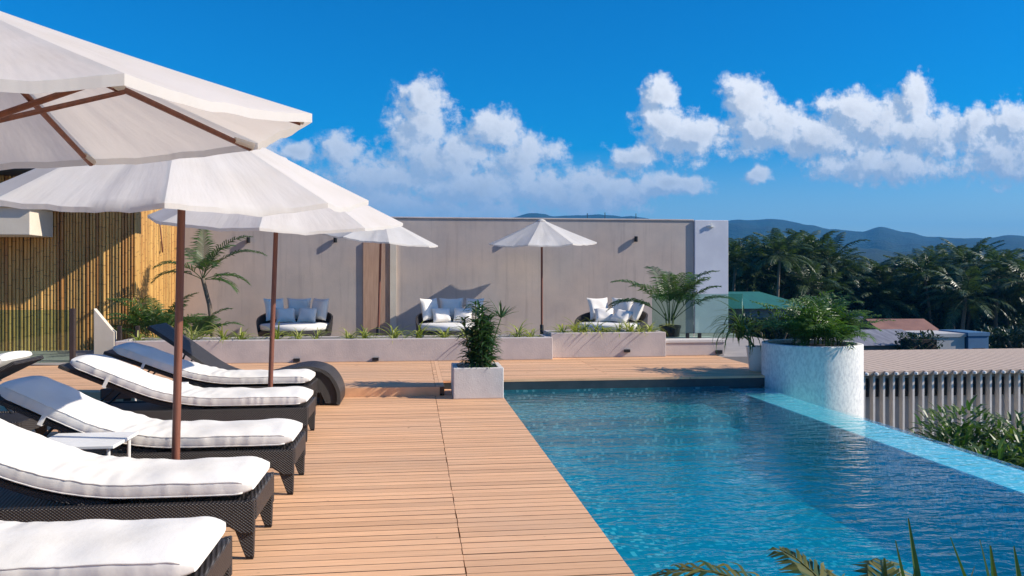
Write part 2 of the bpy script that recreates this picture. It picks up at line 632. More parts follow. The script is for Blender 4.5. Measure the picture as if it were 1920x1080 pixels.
def tile_mat(name, ca, cb, cc, sz=.033, rough=.25):
    m, t, out = mat(name)
    tc = t.node('ShaderNodeTexCoord').outputs['Object']
    v = t.vm('SCALE', tc)
    v.node.inputs['Scale'].default_value = 1 / sz
    fl = t.vm('FLOOR', t.vm('ADD', v, (.013, .017, .011)))
    w = t.node('ShaderNodeTexWhiteNoise', {'noise_dimensions': '3D'}, Vector=fl)
    r1 = w.outputs['Value']
    col = t.mix(r1, (*ca, 1), (*cb, 1))
    col = t.mix(t.m('GREATER_THAN', r1, .88), col, (*cc, 1))
    b = t.node('ShaderNodeBsdfPrincipled', None, Roughness=rough, Base_Color=col)
    t.t.links.new(b.outputs[0], out.inputs[0])
    return m


T_BASIN = tile_mat('pool_mosaic', (.004, .175, .22), (.016, .27, .30), (.22, .52, .52))
T_WEIR = tile_mat('weir_mosaic', (.10, .52, .58), (.18, .66, .68), (.45, .82, .82))
WL = -.03                    # water level
pool = MB()
x0, x1, y0, y1, zb = WX0, 4.64, WY0, WY1, -.62
pool.add([(x0, y0, zb), (x1, y0, zb), (x1, y1, zb), (x0, y1, zb)], [(0, 1, 2, 3)])
pool.add([(x0, y0, zb), (x0, y1, zb), (x0, y1, -.03), (x0, y0, -.03)], [(0, 1, 2, 3)])
pool.add([(x0, y1, zb), (x1, y1, zb), (x1, y1, -.03), (x0, y1, -.03)], [(0, 1, 2, 3)])
pool.add([(x0, y0, zb), (x0, y0, -.03), (x1, y0, -.03), (x1, y0, zb)], [(0, 1, 2, 3)])
pool.add([(x1, y0, zb), (x1, y0, -.075), (x1, y1, -.075), (x1, y1, zb)], [(0, 1, 2, 3)])
# steps at the far end and the long bench under the deck side
pool.box(x0 + .002, 4.1, 10.05, y1 - .002, zb + .002, -.22)
pool.box(x0 + .003, 4.1, 9.70, 10.049, zb + .002, -.36)
pool.box(x0 + .004, 4.1, 9.35, 9.699, zb + .002, -.50)
pool.box(x0 + .002, x0 + .62, y0 + .002, 9.349, zb + .002, -.40)
tag(pool.build('pool_basin', T_BASIN), kind='structure')
edge = MB()
edge.box(4.641, WX1, WY0, WY1, -1.44, -.062)
tag(edge.build('pool_weir', T_WEIR), kind='structure')
face = MB()
face.box(WX0 + .001, 6.38, WY1 + .002, WY1 + .0018 + .0001, -.3, -.001)
tag(MB().box(WX0 - .03, WX0 - .001, WY0, WY1, -.5, -.03).build('pool_rim', M_DARK), kind='structure')


def water_mat():
    m, t, out = mat('pool_water')
    tc = t.node('ShaderNodeTexCoord').outputs['Object']
    w = t.noise(t.vm('MULTIPLY', tc, (.75, 1.25, 1)), 2.2, 3., .5, out=1)
    wv = t.vm('ADD', tc, t.vm('MULTIPLY', t.vm('SUBTRACT', w, (.5, .5, .5)), (.25, .25, 0)))
    a = t.noise(t.vm('MULTIPLY', wv, (1.0, 2.4, 1)), 3.4, 3., .5)
    b = t.noise(t.vm('MULTIPLY', wv, (1.2, 1.7, 1)), 11., 3., .55)
    h = t.m('ADD', t.m('MULTIPLY', a, 1.0), t.m('MULTIPLY', b, .28))
    bn = t.node('ShaderNodeBump', None, Strength=.30, Distance=.05, Height=h)
    tr = t.node('ShaderNodeBsdfTransparent', None, Color=(.93, .99, 1, 1))
    gl = t.node('ShaderNodeBsdfGlossy', None, Roughness=.03, Color=(1, 1, 1, 1), Normal=bn)
    inc = t.node('ShaderNodeNewGeometry').outputs['Incoming']
    cs = t.m('ABSOLUTE', t.vm('DOT_PRODUCT', inc, bn.outputs[0]))
    fr = t.m('MULTIPLY_ADD', t.m('POWER', t.m('SUBTRACT', 1.0, cs, clamp=True), 5.0), .96, .02)
    mx = t.node('ShaderNodeMixShader', None, i0=fr, i1=tr, i2=gl)
    t.t.links.new(mx.outputs[0], out.inputs['Surface'])
    ab = t.node('ShaderNodeVolumeAbsorption', None, Color=(.0, .86, .945, 1), Density=.85)
    sc_ = t.node('ShaderNodeVolumeScatter', None, Color=(.03, .56, .68, 1), Density=.20)
    ad = t.node('ShaderNodeAddShader', None, i0=ab.outputs[0], i1=sc_.outputs[0])
    t.t.links.new(ad.outputs[0], out.inputs['Volume'])
    return m


wt = MB()
wt.box(x0 + .004, WX1 - .006, y0 + .004, y1 - .004, zb + .006, WL)
tag(wt.build('pool_water', water_mat()), kind='structure')

# hills on the horizon
RIDGE = [(-60, .055), (-30, .06), (-15, .058), (-6.58, 0.0609), (-0.67, 0.0687), (1.97, 0.0711), (3.87, 0.0739), (6.54, 0.0745), (8.45, 0.08), (10.35, 0.0759), (13.39, 0.0795), (15.26, 0.0778), (17.49, 0.0727), (19.69, 0.0702), (22.21, 0.0682), (24.66, 0.0686), (27.39, 0.0625), (28.72, 0.0569), (30.67, 0.0531), (31.62, 0.0569), (33.18, 0.0496), (34.69, 0.0436), (37.6, 0.0436), (38.99, 0.0463), (40.61, 0.0427), (44.15, 0.0419), (50, .05), (60, .06), (75, .05)]
RIDGE2 = [(-60, .01), (15, .015), (24, .03), (27, .034), (29, .040), (31, .036), (33, .030), (36, .034), (40, .026), (50, .03), (75, .02)]


def lut(tab, a):
    for (a0, e0), (a1, e1) in zip(tab, tab[1:]):
        if a0 <= a <= a1:
            f = (a - a0) / (a1 - a0)
            f = f * f * (3 - 2 * f)
            return e0 + (e1 - e0) * f
    return tab[-1][1]


from mathutils import noise as mno


def hills(name, tab, rr, r0, r1, seed, m):
    mb = MB()
    rows = []
    for i in range(31):
        r = r0 + (r1 - r0) * i / 30
        row = []
        for j in range(541):
            a = -55 + 125 * j / 540
            hmax = lut(tab, a) * rr + 1.6
            x, y = r * math.sin(R(a)), r * math.cos(R(a))
            k = 1 - abs(r - rr) / ((rr - r0) if r < rr else (r1 - rr))
            nz = mno.fractal(Vector((x / 160 + seed, y / 160, 0)), 1.0, 2.0, 5)
            ny = mno.fractal(Vector((x / 30 + seed, y / 30, 3)), .8, 2.0, 3)
            z = -4.5 + (hmax + 4.5) * max(0, k) ** .8 * (1 + nz * .45 * (1 - k) * 1.2) + nz * 3.0 * k + ny * 1.6 * min(1, k * 4)
            row.append((x, y, z))
        rows.append(row)
    mb.grid([list(reversed(r)) for r in rows])
    tag(mb.build(name, m, smooth=180), kind='structure')


M_HILL = surf('forested_hill', (.007, .030, .022), (.003, .014, .012), .02, .95, .9, .12, detail=8)
M_HILL.node_tree.nodes['Bump'].inputs['Distance'].default_value = 6
hills('hills', RIDGE, 1600, 900, 2600, 1.3, M_HILL)
hills('foothills', RIDGE2, 820, 560, 1000, 7.7, M_HILL)

# ------------------------------------------------------------------ walls of the terrace
w = empty('terrace_wall', (0, 20.3, PZ), 0, 'long grey plastered wall at the back of the terrace', 'wall')
MB().box(-5.6, 7.28, 0, .25, 0, 2.95).build('wall_body', M_PLASTER, w, bevel=.012)
MB().box(-5.6, 7.27, -.025, .275, 2.9515, 2.99).build('coping', M_CONC, w, bevel=.008)
MB().box(7.283, 8.2, -.06, .4, 0, 2.97).build('end_pier', M_WALL_WHITE, w, bevel=.012)
p = MB().box(-1.28, -.62, -.045, .001, 0, 2.35)
tag(p.build('door_panel', surf('brown_door', (.54, .34, .23), (.43, .26, .17), 3, .6, .2, 30, stretch=(8, 1, .6)), w), 'brown wooden door panel')
p = MB()
p.box(-.617, -.46, -.075, .001, 0, 2.40)
p.build('door_jamb', M_CREAM, w)
sp = MB()
sp.box(7.62, 7.80, -.10, -.06, 2.78, 2.83).box(7.69, 7.73, -.13, -.10, 2.80, 2.90)
tag(sp.build('security_camera', M_WHITE_PAINT, w))

for i, (x, z, lab) in enumerate([(-4.05, 2.50, 'small black wall light above the daybed by the bamboo side'), (-1.96, 2.52, 'small black wall light beside the brown door panel'), (2.42, 2.58, 'small black wall light half behind the farthest parasol'), (5.70, 2.58, 'small black wall light above the tall potted palm')]):
    l = empty('wall_light', (x, 20.3, z), 0, lab, 'wall light', 'lights on the back wall')
    MB().lathe([(.04, -.07), (.045, -.065), (.045, .065), (.04, .07)], 14, (0, -.07, 0)).build('lamp_body', M_METAL_DK, l, 40)
    MB().box(-.025, .025, -.03, -.001, -.04, .04).build('bracket', M_METAL_DK, l)

# antenna rods above the wall
for i, (x, h) in enumerate([(4.45, .14), (4.92, .17), (5.75, .15)]):
    r_ = MB().tube([(0, 0, 0), (0, 0, h)], .009, 6)
    o = r_.build('steel_rod', M_METAL_DK, loc=(x, 20.42, PZ + 2.9905))
    tag(o, 'thin bare steel rod sticking up from the top of the back wall', 'rod', 'steel rods on the back wall')

# low planters in front of the patio
pl = empty('garden_planter', (0, 14.13, PZ), 0, 'long low grey planter wall running behind the loungers', 'planter')
x0, x1 = -5.0, 2.45
m = MB().box(x0, x1, 0, .14, 0, .395).box(x0, x1, .75, .85, 0, .39).box(x1 - .12, x1, .1405, .7495, 0, .392).box(x0, x0 + .1, .1405, .7495, 0, .392)
m.build('wall', M_CONC, pl, bevel=.01)
MB().box(x0 + .11, x1 - .125, .142, .748, 0, .34).build('soil', M_SOIL, pl)
for x in (-2.02, -.68, 1.32):
    MB().box(x - .055, x + .055, -.05, -.001, .02, .075).build('step_light', M_METAL_DK, pl, bevel=.006)
pr = empty('garden_planter', (0, 14.38, PZ), 0, 'shorter grey planter wall set back behind the pool', 'planter')
m = MB().box(2.46, 4.62, 0, .14, 0, .455).box(2.46, 4.62, .75, .85, 0, .45).box(4.50, 4.62, .1405, .7495, 0, .452).box(2.46, 2.58, .1405, .7495, 0, .452)
m.build('wall', M_CONC, pr, bevel=.01)
MB().box(2.585, 4.495, .142, .748, 0, .40).build('soil', M_SOIL, pr)
MB().box(3.82, 3.93, -.05, -.001, .09, .145).build('step_light', M_METAL_DK, pr, bevel=.006)
bl = empty('concrete_block', (5.2, 14.5, PZ), 0, 'low grey concrete block carrying the glass balustrade', 'low wall')
MB().box(-.575, .60, 0, .8, 0, .24).build('body', M_CONC, bl, bevel=.01)
MB().box(-.60, .62, -.02, .82, .2405, .30).build('coping', M_CONC_LT, bl, bevel=.01)
MB().box(.42, .54, -.05, -.001, .03, .10).build('step_light', M_METAL_DK, bl)

gb = empty('glass_balustrade', (4.7, 14.85, PZ), 0, 'clear glass balustrade beside the white pier', 'balustrade')
MB().box(-.2, .62, 0, .012, .302, 1.15).build('glass_panel', M_GLASS, gb)
MB().box(.64, 1.6, 0, .012, .302, 1.15).build('glass_panel', M_GLASS, gb)
for x in (-.12, .5, .74, 1.5):
    MB().box(x - .03, x + .03, -.02, .032, .3005, .40).build('clamp', M_METAL_DK, gb, bevel=.004)

# ------------------------------------------------------------------ bamboo-clad building
bb = empty('bamboo_building', (-5.65, 17.1, 0), 0, 'bamboo clad building with a brightly lit side at its corner', 'building')
f = MB()
rng = random.Random(8)
x = -.045
while x > -6.2:
    r_ = rng.uniform(.024, .036)
    x -= r_
    j = rng.uniform(-.012, .008)
    f.tube([(x + rng.uniform(-.006, .006), j, .02), (x, j - .004, 1.8), (x + rng.uniform(-.006, .006), j, 3.62)], [r_, r_ * .97, r_ * .94], 8)
    x -= r_ + rng.uniform(-.002, .006)
f.build('front_cladding', M_BAMBOO, bb, 60)
f = MB()
y = .03
while y < 3.1:
    r_ = rng.uniform(.024, .036)
    y += r_
    j = rng.uniform(-.006, .006)
    f.tube([(-.03 + j, y, .02), (-.03 + j, y, 1.8), (-.03 + j, y, 3.62)], [r_, r_ * .97, r_ * .94], 8)
    y += r_ - rng.uniform(0, .004)
f.build('side_cladding', M_BAMBOO, bb, 60)
MB().box(-6.3, -.065, .045, 3.15, 0, 3.6).build('core', M_DARK, bb)
MB().box(-6.4, .02, -.06, 3.16, 3.63, 4.5).box(-6.4, 1.7, -1.0, -.063, 3.63, 4.0).build('storey_with_shade_eave', surf('dark_navy_panel', (.012, .018, .03), (.02, .026, .04), 3, .5), bb)  # unseen eave stretch past the corner added to shade the bamboo front
rp = MB().tube([(-.01, 1.5, 3.0), (.03, 1.5, 2.7), (.055, 1.5, 2.45), (.07, 1.52, 2.25), (.055, 1.58, 2.15), (.03, 1.62, 2.2), (.02, 1.62, 2.4)], .014, 6)
tag(rp.build('hanging_rope', M_POLE, None, 60, loc=(-5.65, 17.1, 0)), 'thin brown rope hung in a loop on the sunlit bamboo', 'rope')

kb = empty('cream_box', (-7.2, 16.05, 2.39), 0, 'cream box with a white cap slab fixed to the bamboo front', 'canopy box')
MB().box(-3, 0, 0, .98, 0, .52).build('body', M_CREAM, kb, bevel=.01)
MB().box(-3.1, .13, -.08, .985, .521, .60).build('cap_slab', M_WHITE_PAINT, kb, bevel=.01)

gl = empty('glass_balustrade', (-5.65, 14.15, PZ), 0, 'dark framed glass balustrade in front of the bamboo wall', 'balustrade')
for a, b in ((-1.66, -.08), (-3.3, -1.70)):
    MB().box(a, b, 0, .012, .05, .93).build('glass_panel', M_GLASS, gl)
for x in (-3.33, -.03):
    MB().box(x - .035, x + .035, -.03, .05, -.001, .95).build('post', M_BRONZE, gl, bevel=.004)
sw = empty('stair_parapet', (-5.55, 14.7, PZ), 0, 'sloping cream stair parapet between two dark brown posts', 'stair wall')
MB().prism([(0, .0), (.34, .0), (.34, .52), (.30, .55), (0, .93)], -.12, .0, Matrix.Rotation(R(90), 4, 'X')).build('parapet', M_CREAM, sw, bevel=.008)
for x in (.42, .72):
    MB().box(x - .03, x + .03, .0, .06, -.001, .62).build('post', M_BRONZE, sw, bevel=.004)

# ------------------------------------------------------------------ parasols


def parasol(loc, rim, rise, rad, tilt, roll, rot, label, seed, lean=(0, 0), finial=True):
    """eight-panel market parasol; rim: height of the rim's middle over the foot; tilt/roll: how the canopy leans"""
    rng = random.Random(seed)
    root = empty('market_parasol', loc, 0, label, 'parasol', 'white parasols round the pool')
    top = Vector((lean[0], lean[1], rim + rise * .86))
    MB().tube([(0, 0, .0), top], [.027, .025], 14).build('pole', M_POLE, root, 60)
    MB().lathe([(.26, 0), (.27, .012), (.27, .045), (.25, .06), (.05, .07), (.045, .10), (.045, .34), (.04, .35)], 28).build('base', M_METAL_DK, root, 40)
    hub = Vector((lean[0], lean[1], rim))
    Mx = Matrix.Translation(hub) @ Euler((R(tilt), R(roll), 0)).to_matrix().to_4x4()

    def P(r, a, z):
        return Mx @ Vector((r * math.sin(a), -r * math.cos(a), z))
    nt, nr = 14, 16
    mb = MB()
    for k in range(8):
        a0, a1 = R(rot) + k * PI / 4, R(rot) + (k + 1) * PI / 4
        ph = [rng.uniform(0, 6) for _ in range(4)]
        slack = rng.uniform(.6, 1.35)
        rows = []
        for i in range(nr + 1):
            f = i / nr
            row = []
            for j in range(nt + 1):
                t = j / nt
                p0 = Vector((math.sin(a0), -math.cos(a0))) * f * rad
                p1 = Vector((math.sin(a1), -math.cos(a1))) * f * rad
                q = p0.lerp(p1, t)
                b = math.sin(PI * t)
                q = q * (1 - .035 * b * f ** 3)
                z = rise * (1 - f) - .02 * math.sin(PI * f) * rise
                z -= .032 * slack * b * f ** 1.3
                z += b * f * (.004 * math.sin(t * 17 + ph[0] + f * 2) + .0035 * math.sin(t * 29 + ph[1] - f * 5) + .008 * math.sin(f * 7 + t * 5 + ph[2])) * slack
                row.append(Mx @ Vector((q.x, q.y, z)))
            rows.append(row)
        # hem: a short turned-down edge
        row = []
        for j in range(nt + 1):
            v = rows[-1][j]
            row.append(v + Vector((0, 0, -.03)))
        rows.append(row)
        mb.grid(rows)
    mb.build('canopy', M_CANOPY, root, 50)
    for k in range(8):
        a = R(rot) + k * PI / 4
        rb = MB().tube([P(.04, a, rise * .94 - .035), P(rad * .965, a, rise * .035 - .045)], [.013, .012], 6).build('rib', M_POLE, root, 60)
        MB().tube([P(.05, a, -.08 + rise * .2), P(rad * .5, a, rise * .5 - .055)], [.011, .011], 6).build('strut', M_POLE, rb, 60)
        # rib pocket sewn to the corner
        c, d = P(rad * .975, a, rise * .025 - .030), P(rad * .90, a, rise * .10 - .040)
        MB().tube([d, c], [.016, .020], 8).build('corner_pocket', M_CANOPY, rb, 60)
    for f_ in (rise * .2 - .08, rise * .94 - .03):
        MB().lathe([(.05, -.05), (.055, -.04), (.055, .03), (.05, .04)], 16, Mx @ Vector((0, 0, f_))).build('hub', M_POLE, root, 40)
    c = Mx @ Vector((0, 0, rise * .985))
    MB().lathe([(.11, -.04), (.085, -.01), (.03, .012), (.0, .018)], 16, c).build('top_cap', M_CANOPY, root, 60)
    return root


parasol((-1.54, 2.90, 0), 2.0945, .464, 1.182, 3.65, -4.0, -.3, 'nearest white parasol, seen from below over the closest loungers', 1)
parasol((-1.61, 5.63, 0), 2.131, .64, 1.24, 6.5, .3, 11, 'large white parasol between the second and third lounger from the front', 2, (.06, 0))
parasol((-1.60, 9.1, 0), 2.237, .69, 1.367, 7.3, 1.5, 2.3, 'white parasol behind the fourth lounger, in front of the back wall', 3, (.10, 0))
parasol((-.82, 18.2, PZ), 2.32, .52, 1.30, 4, 6.2, 10, 'white parasol standing in front of the brown door panel', 4, (.07, 0))
parasol((2.98, 18.7, PZ), 2.28, .56, 1.31, 3.5, -1.5, 22.5, 'farthest white parasol, standing alone beyond the pool', 5)

# ------------------------------------------------------------------ sun loungers


def cushion_mesh(ang, hinge, length, z0, wid, th, rng, arc=.75):
    """mattress swept along the seat and up the backrest"""
    def path(s):
        if s < hinge - arc / 2:
            return Vector((-s, z0)), 0.
        if s < hinge + arc / 2:
            u = (s - (hinge - arc / 2)) / arc
            p = Vector((-(hinge - arc / 2), z0))
            n = 10
            for i in range(n):
                a = ang * u * (i + .5) / n
                p += Vector((-math.cos(a), math.sin(a))) * arc * u / n
            return p, ang * u
        p, _ = path(hinge + arc / 2 - 1e-6)
        return p + Vector((-math.cos(ang), math.sin(ang))) * (s - hinge - arc / 2), ang
    nl, nc = 84, 36
    ph = [rng.uniform(0, 6) for _ in range(6)]
    rows = []
    for i in range(nl + 1):
        s = .02 + (length - .04) * i / nl
        p, a = path(s)
        nrm = Vector((math.sin(a), math.cos(a)))
        e = min(s, length - s)
        tp = min(1., max(.05, (e / .11))) ** .5
        wp = 1 - .12 * (1 - min(1, e / .10)) ** 2
        row = []
        for j in range(nc):
            t = 2 * PI * j / nc
            cx, cy = math.cos(t), math.sin(t)
            ex = .30
            yy = math.copysign(abs(cx) ** ex, cx) * wid / 2 * wp
            zz = math.copysign(abs(cy) ** .42, cy) * th / 2 * tp
            sidef = abs(cx) ** 3
            wr = (mno.noise(Vector((s * 16, math.copysign(3, cx), ph[0]))) * .014 + mno.noise(Vector((s * 41, math.copysign(3, cx) + zz * 6, ph[1]))) * .006) * sidef
            top = max(0, cy)
            crown = .018 * top * (1 - (2 * yy / wid) ** 2)
            tx = .006 * top * math.sin(s * 11 + yy * 5 + ph[2]) + .004 * top * math.sin(s * 23 - yy * 9 + ph[3])
            curl = .006 * top * math.sin(s * 55 + 3 * math.sin(yy * 7 + ph[4])) * math.exp(-((s - hinge) / .35) ** 2)
            yy += math.copysign(wr, cx) + .004 * math.sin(s * 6 + ph[5])
            q = p + nrm * (th / 2 + zz + crown + tx + curl)
            row.append((q.x, yy, q.y))
        row.append(row[0])
        rows.append(row)
    mb = MB()
    mb.grid(rows)
    m = nc + 1
    for k in (0, nl):
        c = [rows[k][j] for j in range(nc)]
        mb.add(c, [tuple(range(nc)) if k == 0 else tuple(range(nc))[::-1]])
    pipes = []
    for tt in (25, 155, -25, -155):
        j = round(tt % 360 / 360 * nc)
        pp = MB()
        pp.tube([rows[i][j] for i in range(2, nl - 1)], .0055, 5)
        pipes.append(pp)
    return mb, path, pipes


def lounger(loc, rz, ang, hinge, label, seed, length=2.2, wid=.66, mirrored=False):
    rng = random.Random(seed)
    root = empty('sun_lounger', loc, rz, label, 'sun lounger', 'sun loungers along the deck')
    ang = R(ang)
    zt = .335
    hw = wid / 2
    fr = MB()
    prof = [(0.0, zt + .012), (-.05, zt), (-length, zt), (-length, .215), (-length + .16, .215), (-length + .30, .225), (-.30, .225), (-.15, .20), (-.075, .15), (-.0, .15)]
    for sy in (-1, 1):
        fr.prism(prof, -.0225, .0225, Matrix.Translation((0, sy * (hw - .0225), 0)) @ Matrix.Rotation(R(90), 4, 'X'))
    fr.box(-.055, .004, -hw + .046, hw - .046, .215, zt + .008)
    fr.box(-length, -length + .05, -hw + .046, hw - .046, .215, zt - .004)
    fr.box(-length + .051, -.056, -hw + .046, hw - .046, zt - .035, zt - .012)
    fr.build('frame', M_WICKER, root, bevel=.010)
    for x in (-.055, -length + .09):
        for sy in (-1, 1):
            lg = MB()
            o = sy * (hw - .04)
            tx = .055
            sx = 1 if x > -1 else -1
            A = [(-.07 if sx > 0 else -.05, -tx / 2), (.052 if sx > 0 else .06, -tx / 2), (.052 if sx > 0 else .06, tx / 2), (-.07 if sx > 0 else -.05, tx / 2)]
            B = [(.0 * sx - .022 + .025 * sx, -.02), (.022 + .025 * sx, -.02), (.022 + .025 * sx, .02), (-.022 + .025 * sx, .02)]
            vs = [(x + b[0], o + b[1], .012) for b in B] + [(x + a[0], o + a[1], .214) for a in A]
            lg.add(vs, [(3, 2, 1, 0), (4, 5, 6, 7), (0, 1, 5, 4), (1, 2, 6, 5), (2, 3, 7, 6), (3, 0, 4, 7)])
            g = lg.build('leg', M_WICKER, root, bevel=.006)
            MB().box(x - .02 + .025 * sx, x + .02 + .025 * sx, o - .018, o + .018, 0, .0115).build('foot_pad', M_METAL_DK, g)
    mb, path, pipes = cushion_mesh(ang, hinge, length - .02, zt + .012, wid - .06, .112, rng)
    # backrest follows the cushion's underside
    rows_t, rows_b = [], []
    for i in range(15):
        s = hinge - .25 + (length + .04 - hinge + .25) * i / 14
        p, a = path(s)
        n = Vector((math.sin(a), math.cos(a)))
        rows_t.append(p - n * .006)
        rows_b.append(p - n * .042)
    prof = [(v.x, v.y) for v in rows_t] + [(v.x, v.y) for v in reversed(rows_b)]
    br = MB()
    br.prism(prof, -hw + .047, hw - .047, Matrix.Rotation(R(90), 4, 'X'))
    bo = br.build('backrest', M_WICKER, root, bevel=.006)
    p, a = path(length - .45)
    for sy in (-1, 1):
        MB().tube([(p.x + .03, sy * .22, p.y - .045), (p.x - .22, sy * .22, zt - .04)], .011, 6).build('prop', M_METAL_DK, bo, 60)
    cu = mb.build('cushion', M_CUSHION, root, 180)
    ss = cu.modifiers.new('smooth', 'SUBSURF')
    ss.levels = ss.render_levels = 1
    for pp in pipes:
        pp.build('piping', M_CUSHION, cu, 180)
    # tie strap round the backrest
    p, a = path(length - .42)
    n = Vector((math.sin(a), math.cos(a)))
    t = Vector((-math.cos(a), math.sin(a)))
    st = MB()
    for sy in (-1, 1):
        y = sy * (hw - .015)
        q0 = p + n * .055
        q1 = p - n * .05
        w_ = t * .016
        yi = sy * .012
        st.add([(q0.x - w_.x, y - yi, q0.y - w_.y), (q0.x + w_.x, y - yi, q0.y + w_.y), (q1.x + w_.x, y, q1.y + w_.y), (q1.x - w_.x, y, q1.y - w_.y)], [(0, 1, 2, 3)])
        st.add([(q1.x - w_.x, y, q1.y - w_.y), (q1.x + w_.x, y, q1.y + w_.y), (q1.x + w_.x, y - sy * .1, q1.y + w_.y), (q1.x - w_.x, y - sy * .1, q1.y - w_.y)], [(0, 1, 2, 3)])
    so = st.build('tie_strap', M_CUSHION, cu)
    sol = so.modifiers.new('thick', 'SOLIDIFY')
    sol.thickness = .003
    return root


lounger((-.88, 3.70, 0), 0, 24, 1.15, 'sun lounger closest to the viewer, only its cushion and foot end visible', 11)
lounger((-.90, 4.98, 0), 0, 25, 1.05, 'second nearest sun lounger, in front of the big parasol pole', 12)
lounger((-.88, 6.33, 0), 0, 26, 1.22, 'third sun lounger, behind the big parasol pole and white side table', 13)
lounger((-1.03, 8.24, 0), 0, 23, 1.25, 'fourth sun lounger, between the two tall parasol poles', 14, 2.32)
lounger((-1.20, 9.83, 0), 0, 21, 1.2, 'fifth sun lounger with white cushion, next to the bare wicker chaise', 15, 2.32)
lounger((-5.62, 7.75, 0), PI, 27, 1.1, 'sun lounger in a second row of which only the head end shows', 16)

# bare wicker chaise with a rolled-over foot
ch = empty('wicker_chaise', (-1.0, 10.45, 0), 0, 'bare dark wicker chaise with rolled over foot end and raised back', 'chaise')
ctl = [(-2.20, .99), (-1.90, .78), (-1.62, .57), (-1.42, .44), (-1.22, .365), (-1.0, .345), (-.80, .37), (-.60, .425), (-.42, .465), (-.26, .465), (-.10, .41), (.0, .30), (.055, .17), (.06, .06), (.05, .015)]


def spline(c, k=5):
    out = []
    for i in range(len(c) - 1):
        p0, p1, p2, p3 = (Vector(c[max(0, min(len(c) - 1, i + d))]) for d in (-1, 0, 1, 2))
        for j in range(k):
            t = j / k
            out.append(.5 * ((2 * p1) + (-p0 + p2) * t + (2 * p0 - 5 * p1 + 4 * p2 - p3) * t * t + (-p0 + 3 * p1 - 3 * p2 + p3) * t ** 3))
    out.append(Vector(c[-1]))
    return out


sp_ = spline(ctl)
up, dn = [], []
for i, p in enumerate(sp_):
    d = (sp_[min(i + 1, len(sp_) - 1)] - sp_[max(i - 1, 0)]).normalized()
    n = Vector((-d.y, d.x))
    up.append(p + n * .022)
    dn.append(p - n * .022)
mb = MB()
for i in range(len(up) - 1):
    q = [up[i], up[i + 1], dn[i + 1], dn[i]]
    vs = [(v.x, y, v.y) for y in (-.33, .33) for v in q]
    fs = [(0, 1, 5, 4), (2, 3, 7, 6), (0, 3, 2, 1), (4, 5, 6, 7)]
    if i == 0: fs.append((3, 0, 4, 7))
    if i == len(up) - 2: fs.append((1, 2, 6, 5))
    mb.add(vs, fs)
mb.build('seat_shell', M_WICKER, ch)
MB().prism([(p.x, p.y) for p in dn if p.x > -1.05] + [(-.10, .03), (-.16, .16), (-.5, .2), (-1.0, .2)], -.31, .31, Matrix.Rotation(R(90), 4, 'X')).build('skirt', M_WICKER, ch)
MB().box(-1.95, -1.0, -.30, .30, .20, .315).build('base_frame', M_WICKER, ch, bevel=.01)
for x in (-1.85, -.16):
    for sy in (-1, 1):
        MB().tube([(x, sy * .26, 0), (x, sy * .26, .201)], [.022, .03], 8).build('leg', M_WICKER, ch)
for sy in (-1, 1):
    MB().tube([(-1.78, sy * .25, .68), (-1.95, sy * .25, .28)], .012, 6).build('prop', M_METAL_DK, ch)

# small white side tables


def side_table(loc, label, w_=.58, d_=.46, h=.43):
    t = empty('side_table', loc, 0, label, 'side table', 'white side tables between the loungers')
    tp = MB()
    for k in range(3):
        y0 = -d_ / 2 + k * d_ / 3
        tp.box(-w_ / 2, w_ / 2, y0 + (.002 if k else 0), y0 + d_ / 3 - (.002 if k < 2 else 0), h - .022, h)
    tp.build('table_top', M_WHITE_PAINT, t, bevel=.004)
    for sx in (-1, 1):
        for sy in (-1, 1):
            MB().tube([(sx * (w_ / 2 - .05), sy * (d_ / 2 - .05), 0), (sx * (w_ / 2 - .05), sy * (d_ / 2 - .05), h - .0225)], .012, 8).build('leg', M_WHITE_PAINT, t)
    MB().box(-w_ / 2 + .06, w_ / 2 - .06, -.01, .01, h - .05, h - .023).build('rail', M_WHITE_PAINT, t)


side_table((-2.22, 5.73, 0), 'white side table between the second and third lounger', .54, .48, .50)
side_table((-2.75, 9.08, 0), 'white side table between the fourth and fifth lounger', .5, .4)
side_table((-3.75, 7.0, 0), 'white side table beyond the head of the third lounger', .5, .4)

# ------------------------------------------------------------------ daybeds


def pillow_mesh(w_, h_, t_, rng):
    n = 12
    mb = MB()
    ph = rng.uniform(0, 6)
    for sg in (1, -1):
        rows = []
        for i in range(n + 1):
            row = []
            for j in range(n + 1):
                u, v = -1 + 2 * i / n, -1 + 2 * j / n
                k = (1 - u ** 4) * (1 - v ** 4)
                pin = 1 - .10 * (1 - u * u) * v * v
                pin2 = 1 - .10 * (1 - v * v) * u * u
                z = t_ / 2 * max(k, 0) ** .45 * (1 + .10 * math.sin(4 * u + 3 * v + ph))
                row.append((u * w_ / 2 * pin2, v * h_ / 2 * pin, sg * z))
            rows.append(row if sg > 0 else row[::-1])
        mb.grid(rows)
    return mb


